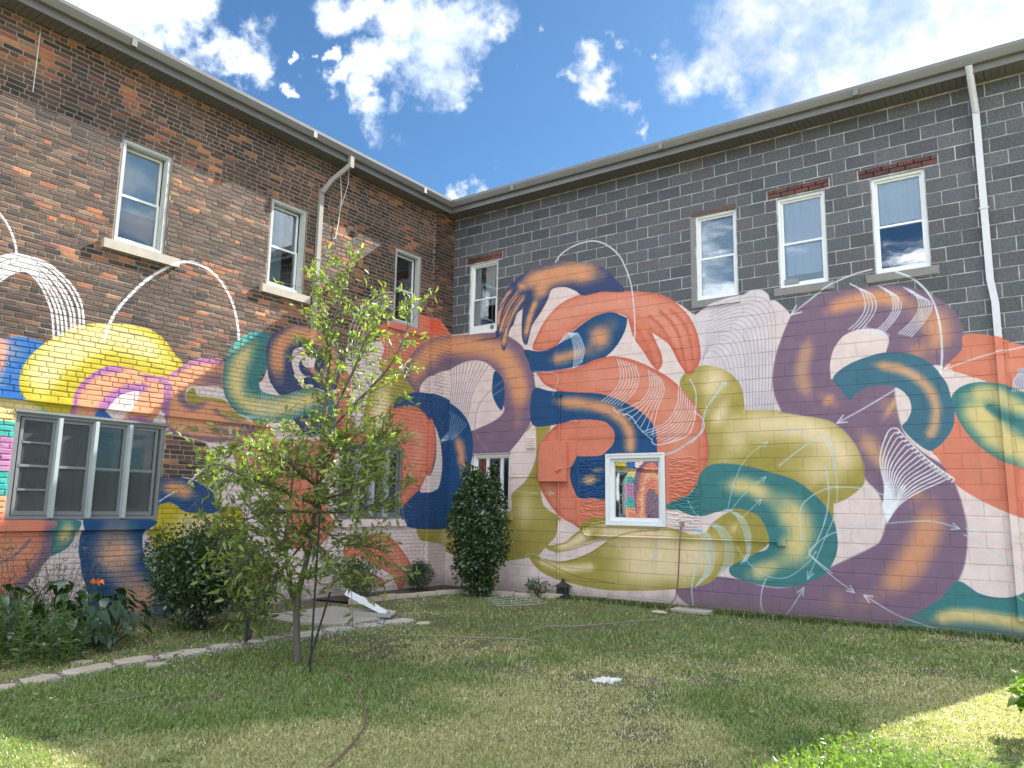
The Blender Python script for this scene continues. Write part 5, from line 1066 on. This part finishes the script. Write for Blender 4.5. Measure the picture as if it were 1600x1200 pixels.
# young tree
TB = ground(465, 1040); tree = empty('young_tree', TB, label='slender young tree with narrow leaves standing on the lawn before the corner', cat='tree')
bark = simple('bark', (.10, .085, .07), .9, .3, 12, 0, .6)
BR = [  # (points px,py,off), start radius, leaf density, leaf spread, lo..hi share
 ([(465, 1040, 0), (463, 985, 0), (466, 930, 0), (478, 880, 0), (488, 830, 0), (493, 780, 0), (497, 730, 0), (503, 690, 0)], .040, 0, 0),
 ([(463, 960, 0), (452, 900, .15), (446, 850, .2), (452, 790, .3), (460, 730, .3), (470, 690, .2)], .028, .5, .16),
 ([(503, 690, 0), (508, 640, 0), (512, 590, 0), (516, 540, 0), (522, 500, -.05), (540, 450, -.1), (558, 418, -.1)], .024, 1.0, .11),
 ([(508, 690, 0), (525, 640, .1), (548, 590, .2), (570, 545, .25), (588, 500, .3), (600, 462, .3)], .020, 1.2, .13),
 ([(510, 680, 0), (545, 640, -.1), (580, 605, -.2), (610, 570, -.25), (632, 525, -.3), (642, 482, -.3)], .018, .8, .10),
 ([(516, 560, 0), (505, 500, .1), (500, 470, .1), (505, 435, .15)], .012, 1.1, .12),
 ([(518, 570, 0), (500, 560, -.1), (480, 552, -.2), (464, 546, -.25)], .009, 1.2, .06),
 ([(535, 615, .1), (560, 560, 0), (575, 520, -.1), (590, 520, -.1)], .010, .9, .10),
 ([(500, 720, 0), (530, 700, -.3), (560, 715, -.5), (590, 700, -.6)], .014, 1.2, .14),
 ([(560, 715, -.3), (590, 690, -.3), (600, 660, -.2), (612, 632, -.2), (635, 625, -.2)], .010, .7, .07),
 ([(495, 760, 0), (470, 740, -.35), (440, 715, -.6), (400, 700, -.8), (375, 690, -.85)], .016, 2.0, .15),
 ([(495, 790, 0), (450, 770, -.4), (400, 750, -.8), (360, 735, -1.0), (335, 722, -1.0)], .016, 2.1, .15),
 ([(492, 800, 0), (430, 800, -.3), (390, 810, -.5), (360, 830, -.6), (338, 838, -.6)], .014, 1.7, .14),
 ([(490, 820, 0), (440, 850, -.2), (400, 870, -.3), (370, 880, -.3)], .014, 1.6, .20),
 ([(490, 830, 0), (440, 890, .1), (410, 930, .2), (380, 960, .2)], .012, 1.6, .20),
 ([(495, 780, 0), (540, 770, -.4), (570, 745, -.7), (570, 725, -.8)], .014, 1.6, .14),
 ([(495, 800, 0), (545, 800, .1), (585, 790, .2), (615, 790, .2)], .014, 1.6, .14),
 ([(492, 820, 0), (540, 850, 0), (580, 855, .1), (600, 860, .1)], .013, 1.5, .15),
 ([(488, 840, 0), (530, 890, -.1), (550, 920, -.1), (570, 925, -.1)], .012, 1.3, .15),
 ([(560, 740, .2), (585, 700, .4), (600, 730, .4), (610, 760, .4)], .012, 1.6, .16),
 ([(497, 740, 0), (515, 715, -.3), (535, 690, -.4), (545, 665, -.4)], .010, 1.6, .14),
 ([(450, 860, .1), (420, 830, .2), (395, 800, .1), (380, 780, 0)], .012, 1.3, .15),
 ([(455, 930, 0), (470, 905, -.2), (490, 900, -.25), (510, 890, -.3)], .010, 1.3, .13),
 ([(445, 900, .1), (420, 900, 0), (395, 905, 0), (375, 900, 0)], .010, 1.5, .18),
 ([(470, 690, .2), (450, 660, .1), (440, 690, -.1), (425, 680, -.2)], .008, .5, .08)]
mb = MB(); LC = []; LD = []; LS = []
for pts, r0, dens, spread in BR:
    P3 = [at(x, y, TB, o)-TB for x, y, o in pts]; S = smooth(np.array([list(p_) for p_ in P3]), False, 5); n_ = len(S)
    mb.tube([Vector(q) for q in S], [max(r0*(1-.8*i/(n_-1)), .003) for i in range(n_)] if r0 < .05 else [r0*(1-.45*i/(n_-1))*(1.25 if i < 2 else 1) for i in range(n_)], 7)
    if dens:
        L = sum(np.linalg.norm(S[i+1]-S[i]) for i in range(n_-1)); k = int(dens*L*(235 if dens > 1.25 else 250))
        t = RNG.random(k)**.85*.95+.05; idx = t*(n_-1); i0 = idx.astype(int).clip(0, n_-2); f = (idx-i0)[:, None]; c0 = S[i0]*(1-f)+S[i0+1]*f; dd = S[i0+1]-S[i0]; dd /= np.linalg.norm(dd, axis=1, keepdims=True)
        tw = max(1, k//9); sub = RNG.integers(0, tw, k); so_ = RNG.normal(size=(tw, 3))*spread; so_[:, 2] *= .8; base_t = RNG.random(tw)
        # twigs
        ti = base_t*(n_-1); t0 = ti.astype(int).clip(0, n_-2); root = S[t0]*(1-(ti-t0)[:, None])+S[t0+1]*(ti-t0)[:, None]
        tip = root+so_*1.5+dd[:1]*.1+np.array([0, 0, .05])
        for a_, b_ in list(zip(root, tip))[:60]: mb.tube([Vector(a_), Vector((a_*.5+b_*.5)+RNG.normal(size=3)*.01), Vector(b_)], [.004, .003, .0015], 4, False)
        q = RNG.random(k)[:, None]**.7; c = root[sub]*(1-q)+tip[sub]*q+RNG.normal(size=(k, 3))*.014
        di = (tip-root)[sub]; di /= np.maximum(np.linalg.norm(di, axis=1, keepdims=True), 1e-5)
        LC.append(c); LD.append(di*.8+RNG.normal(size=(k, 3))*.55+[0, 0, .15]); LS.append(RNG.uniform(.05, .095, k)*(1.08 if dens > 1.25 else .95))
mb.build('trunk', bark, tree, True)
LC, LD, LS = np.concatenate(LC), np.concatenate(LD), np.concatenate(LS)
V, F, T = leaves(LC, LD, LS, .17, gcol(len(LC), (.10, .15, .035), (.23, .29, .085), .07), .3, .18, .1); link('crown', np_mesh('crown', V, F, M['leaf'], T), tree, kind='stuff')
# stakes
for (a, b, lab) in (((484, 1052), (500, 800), 'taller dark metal stake upright beside the trunk of the young tree'), ((476, 1044), (516, 925), 'shorter dark stake leaning to the right behind the taller one')):
    B0 = ground(*a); T0 = at(b[0], b[1], B0); m = MB(); d = (T0-B0).normalized(); s_ = d.cross(FWD).normalized()*.010; f_ = FWD*.009
    m.prism([s_, f_, -s_, -s_*.6-f_*.4, f_*.3, s_*.6-f_*.4], B0-Vector((0, 0, .1)), T0); tag(m.build('tree_stake', simple('dark_green_steel', (.025, .035, .03), .6, .2) if 'dark_green_steel' not in bpy.data.materials else bpy.data.materials['dark_green_steel']), lab, 'stake', 'stakes by the young tree')
# shrubs
def shrub(name, label, loc, rad, n, lsize, aspect, lo, hi, mat='leaf_dark', clumps=26, thick=.4, stems=14, yellow=.01, up=.3, shape_=None, cat='shrub'):
    root = empty(name, loc, label=label, cat=cat); rx, ry, rz = rad; m = MB(); z0 = 0
    cl = unit(clumps, .15); cl[:, 2] = np.abs(cl[:, 2])**1.0*np.sign(cl[:, 2]+.35); C0 = cl*np.array([rx, ry, rz])*.62*RNG.uniform(.6, 1.08, (clumps, 1))+np.array([0, 0, rz]); C0[:, 2] = C0[:, 2].clip(rz*.18)
    if shape_ is not None: C0 = shape_(clumps)
    for q in C0[:stems]: m.tube([(q[0]*.08, q[1]*.08, -.03), (q[0]*.45, q[1]*.45, q[2]*.45), tuple(q)], [.014, .010, .004], 5)
    m.build('stem', bark, root, True)
    k = RNG.integers(0, clumps, n); o = unit(n); R = np.array([rx, ry, rz])*thick; q = RNG.random(n)[:, None]**(1/2.2); c = C0[k]+o*R*q*RNG.uniform(.75, 1.15, (clumps, 1))[k]; c[:, 2] = np.maximum(c[:, 2], .02+RNG.random(n)*.1)
    V, F, T = leaves(c, o+RNG.normal(size=(n, 3))*.5+[0, 0, up], RNG.uniform(.7, 1.25, n)*lsize, aspect, gcol(n, lo, hi, yellow), .3, .2, .1); link('foliage', np_mesh('foliage', V, F, M[mat], T), root, kind='stuff'); return root
g = ground(322, 992); shrub('round_shrub', 'large dark green rounded shrub to the left of the young tree', (g.x-.35, g.y+.15, 0), (.80, .80, .70), 15000, .048, .32, (.022, .055, .016), (.055, .105, .03), clumps=46)
def col_shape(k):
    z = RNG.random(k)**.85; w = .18+.44*np.sin(np.clip(z*1.05, 0, 1)*math.pi*.82+.25); a = RNG.random(k)*6.28; return np.stack([np.cos(a)*w*RNG.random(k)**.5, np.sin(a)*w*.7*RNG.random(k)**.5, .12+z*1.98], 1)
g = ground(752, 932); shrub('columnar_shrub', 'tall narrow dark shrub against the corner of the right wall', (1.52, -.82, 0), (.5, .42, 1.0), 11500, .060, .33, (.022, .055, .016), (.05, .10, .028), clumps=110, thick=.23, stems=30, shape_=col_shape)
shrub('ball_shrub', 'small clipped ball shaped shrub at the foot of the left wall near the corner', (.45, -1.12, 0), (.34, .34, .30), 4800, .024, .32, (.018, .05, .018), (.04, .085, .03), clumps=40, thick=.3, stems=8)
shrub('low_shrub', 'low leafy shrub behind the white drain pipe at the left wall', (.75, -2.9, 0), (.35, .35, .42), 1500, .045, .3, (.03, .065, .018), (.06, .12, .03), clumps=18)
g = ground(852, 940); shrub('wall_weed', 'small wispy weed at the foot of the right wall beside the black lantern', (2.52, -.35, 0), (.32, .2, .17), 330, .05, .25, (.05, .08, .04), (.12, .15, .08), 'leaf', 16, .5, 16)
shrub('corner_sapling', 'thin leafy plant rising from the near side of the round shrub', (2.45, -6.15, 0), (.34, .34, .60), 1500, .06, .24, (.04, .09, .02), (.08, .14, .03), 'leaf', 22, .35, 4)
# broad leaved plants: every leaf a part
def big_leaf_mesh(name, L, W, mat, col, droop=.35):
    rows = [(0, .06), (.12, .72), (.3, 1.0), (.55, .85), (.8, .42), (1, .02)]; V = []; F = []
    for t, w in rows:
        z = -droop*L*t**2+.10*L*t; V += [(-W*w, L*t, z+.05*L*w), (0, L*t, z), (W*w, L*t, z+.05*L*w)]
    for i in range(len(rows)-1): a = i*3; F += [(a, a+1, a+4, a+3), (a+1, a+2, a+5, a+4)]
    T = np.tile(np.array(col), (len(V), 1)); return np_mesh(name, np.array(V), np.array(F), mat, T, True)
HL = [big_leaf_mesh('broad_leaf', .165*s, .052*s, M['leaf_dark'], c, d) for s, c, d in ((1, (.022, .060, .022), .5), (1.15, (.028, .070, .024), .7), (.85, (.035, .08, .026), .3), (1.05, (.018, .048, .018), .9), (.9, (.045, .09, .025), .5))]
def hosta(loc, n, r, h, label, seed):
    rr = random.Random(seed); root = empty('broad_leaf_plant', loc, label=label, cat='plant', group='broad leaved plants along the left wall'); m = MB()
    for i in range(n):
        a = rr.random()*6.283; q = rr.random()**.6; z = h*(.25+.75*(1-q*q*.75))*rr.uniform(.55, 1.0); x, y = math.cos(a)*r*q, math.sin(a)*r*q
        o = link('broad_leaf', rr.choice(HL), root, (x, y, z)); o.rotation_euler = (rr.uniform(-.5, .15)-q*.3, rr.uniform(-.35, .35), a-math.pi/2+rr.uniform(-.5, .5)); k = rr.uniform(.62, .98); o.scale = (k, k, k)
        if i % 2 == 0: m.tube([(x*.1, y*.1, 0), (x*.6, y*.6, z*.55), (x, y, z)], [.006, .005, .003], 4)
    m.build('stem', M['stemg'], root)
M['stemg'] = simple('green_stem', (.06, .10, .03), .7, .2)
hosta((1.55, -7.25, 0), 120, .46, .62, 'right hand broad leaved plant of the bed, nearest the round shrub', 1)
hosta((1.70, -7.75, 0), 120, .44, .60, 'middle broad leaved plant of the bed below the white patch of the mural', 2)
hosta((1.25, -8.15, 0), 90, .44, .72, 'broad leaved plant at the back of the bed under the big window', 3)
hosta((1.15, -7.55, 0), 80, .42, .70, 'broad leaved plant close to the wall behind the middle one', 4)
# narrow leaved stalks
def stalks(loc, n, r, h, label, seed):
    rr = np.random.default_rng(seed); root = empty('spiky_plant', loc, label=label, cat='plant', group='narrow leaved stalks at the left edge'); m = MB(); C = []; Dd = []; S = []
    for i in range(n):
        a = rr.random()*6.283; q = r*rr.random()**.5; x, y = math.cos(a)*q, math.sin(a)*q; hh = h*rr.uniform(.7, 1.05); tx, ty = x*1.35, y*1.35; m.tube([(x, y, 0), (tx, ty, hh)], [.006, .003], 5)
        k = 34; t = np.linspace(.12, 1, k); an = np.arange(k)*2.4; el = .15+.9*t; C.append(np.stack([x+(tx-x)*t, y+(ty-y)*t, hh*t], 1)); Dd.append(np.stack([np.cos(an)*np.cos(el), np.sin(an)*np.cos(el), np.sin(el)*.8], 1)); S.append(.115-.035*t)
    m.build('stem', M['stemg'], root); C, Dd, S = map(np.concatenate, (C, Dd, S)); V, F, T = leaves(C, Dd, S, .11, gcol(len(C), (.05, .10, .02), (.10, .17, .035)), .25, .3, .25); link('foliage', np_mesh('foliage', V, F, M['leaf'], T), root, kind='stuff')
stalks((2.20, -8.02, 0), 9, .20, .55, 'low narrow leaved plant in front of the middle broad leaved one', 5)
stalks((2.02, -8.42, 0), 12, .26, .66, 'taller narrow leaved plant at the left edge of the picture beside the path', 6)
# wiry plant and orange flower before the wall
root = empty('wiry_plant', (.55, -7.50, 0), label='thin wiry branching plant in front of the white patch of the left wall', cat='plant'); m = MB(); LCc = []; LDd = []
for i in range(42):
    a = random.uniform(0, 6.28); b = Vector((math.cos(a)*.12, math.sin(a)*.3, 0)); t = b+Vector((random.uniform(-.2, .25), random.uniform(-.45, .45), random.uniform(.6, 1.12))); mid = b.lerp(t, .5)+Vector((0, random.uniform(-.06, .06), .05)); m.tube([b, mid, t], [.004, .003, .0015], 4, False)
    for _ in range(6):
        q = random.uniform(.35, 1); p0 = b.lerp(t, q); p1 = p0+Vector((random.uniform(-.1, .1), random.uniform(-.14, .14), random.uniform(.02, .16))); m.tube([p0, p1], [.002, .001], 3, False); LCc += [list(p0.lerp(p1, w)) for w in (.3, .6, .9)]; LDd += [[random.gauss(0, 1) for _ in range(3)] for _ in range(3)]
m.build('stem', simple('dry_stem', (.08, .085, .06), .8, .3), root); V, F, T = leaves(np.array(LCc), np.array(LDd), RNG.uniform(.015, .04, len(LCc)), .2, gcol(len(LCc), (.04, .07, .03), (.1, .13, .06))); link('foliage', np_mesh('foliage', V, F, M['leaf_dark'], T), root, kind='stuff')
fl = at(150, 912, Vector((.9, -7.0, 0))); root = empty('orange_flower', (fl.x, fl.y, 0), label='single bright orange flower above the broad leaves in front of the blue paint', cat='flower'); m = MB(); m.tube([(0, 0, 0), (.02, .03, fl.z*.5), (0, 0, fl.z)], .004, 5); m.build('stem', M['stemg'], root)
mo = simple('orange_petal', (.85, .20, .015), .6, .15)
for k in range(7):
    a = k*.9; m = MB(); c_, s_ = math.cos(a), math.sin(a); m.add([(0, 0, fl.z), (c_*.045+.02, s_*.05-.02*c_, fl.z+.03-s_*.02), (c_*.05+.03, s_*.085, fl.z+.02-.05*c_), (c_*.03+.02, s_*.06+.02*c_, fl.z+.03+s_*.02)], [(0, 1, 2, 3)]); m.build('petal', mo, root)
# shrub entering at the right edge, weeds below it
SL = [big_leaf_mesh('leaf', .12*s, .032*s, M['leaf'], c, .3) for s, c in ((1, (.09, .17, .02)), (.85, (.12, .20, .03)), (1.15, (.07, .13, .02)))]
RB = ground(1655, 1160); root = empty('edge_shrub', RB, label='bright green leafy shrub cut by the right edge of the picture', cat='shrub'); m = MB(); rr = random.Random(3)
for i in range(20):
    t = at(1574+rr.uniform(-8, 100), 1040+rr.uniform(-12, 75), RB, rr.uniform(-.3, .3))-RB; m.tube([(0, 0, 0), tuple(t*.5+Vector((0, 0, .1))), tuple(t)], [.007, .005, .002], 5)
    for k in range(9):
        q = rr.uniform(.55, 1.0); p0 = t*q+Vector((0, 0, .1*(1-q))); o = link('leaf', rr.choice(SL), root, p0); o.rotation_euler = (rr.uniform(-.6, .4), rr.uniform(-.6, .6), rr.uniform(0, 6.28)); s_ = rr.uniform(.75, 1.15); o.scale = (s_, s_, s_)
yl = at(1598, 940, RB)-RB; m.tube([(0, 0, 0), tuple(yl*.6+Vector((.1, .05, 0))), tuple(yl+Vector((.03, 0, 0)))], [.006, .004, .002], 5); o = link('leaf', SL[1], root, yl); o.rotation_euler = (.9, .3, 1.2); o.scale = (.6, .6, .6)
m.build('stem', M['stemg'], root)
c = []; 
for _ in range(1700):
    px = random.gauss(1310, 75); lo = 1136+.28*abs(px-1315)+14*math.sin(px*.06)+random.random()**2*-10; g = ground(px, random.uniform(lo, 1240)); q = vnoise(np.array([g.x*5]), np.array([g.y*5]))[0]
    if q > -.25: c.append((g.x, g.y, random.uniform(.01, .06+.07*max(q, 0))))
c = np.array(c); V, F, T = leaves(c, unit(len(c), .6), RNG.uniform(.02, .055, len(c)), .17, gcol(len(c), (.08, .15, .03), (.15, .23, .05))); link('weeds', np_mesh('weeds', V, F, M['leaf'], T), kind='stuff')
# sparse fallen leaves and clover tufts on the lawn
px = RNG.random(420)*1500+50; py = 960+RNG.random(420)**.8*240; P = onplane(np.stack([px, py], 1), 2); P[:, 2] = .035; V, F, T = leaves(P, unit(420)*[1, 1, .25], RNG.uniform(.015, .045, 420), .28, gcol(420, (.10, .16, .04), (.4, .36, .2))); link('fallen_leaves', np_mesh('fallen_leaves', V, F, M['leaf'], T), kind='stuff')
# tall grass tufts along the foot of the right wall
n = 9000; x = 2.6+RNG.random(n)*8; y = -.03-np.abs(RNG.normal(size=n))*.10; P = np.stack([x, y, np.zeros(n)], 1); V, F, T = blades(P, RNG.uniform(.05, .13, n), np.full(n, .004), RNG.uniform(.2, .9, n), gcol(n, (.04, .08, .02), (.10, .15, .04), .15)); link('wall_grass', np_mesh('wall_grass', V, F, M['grass'], T), kind='stuff')
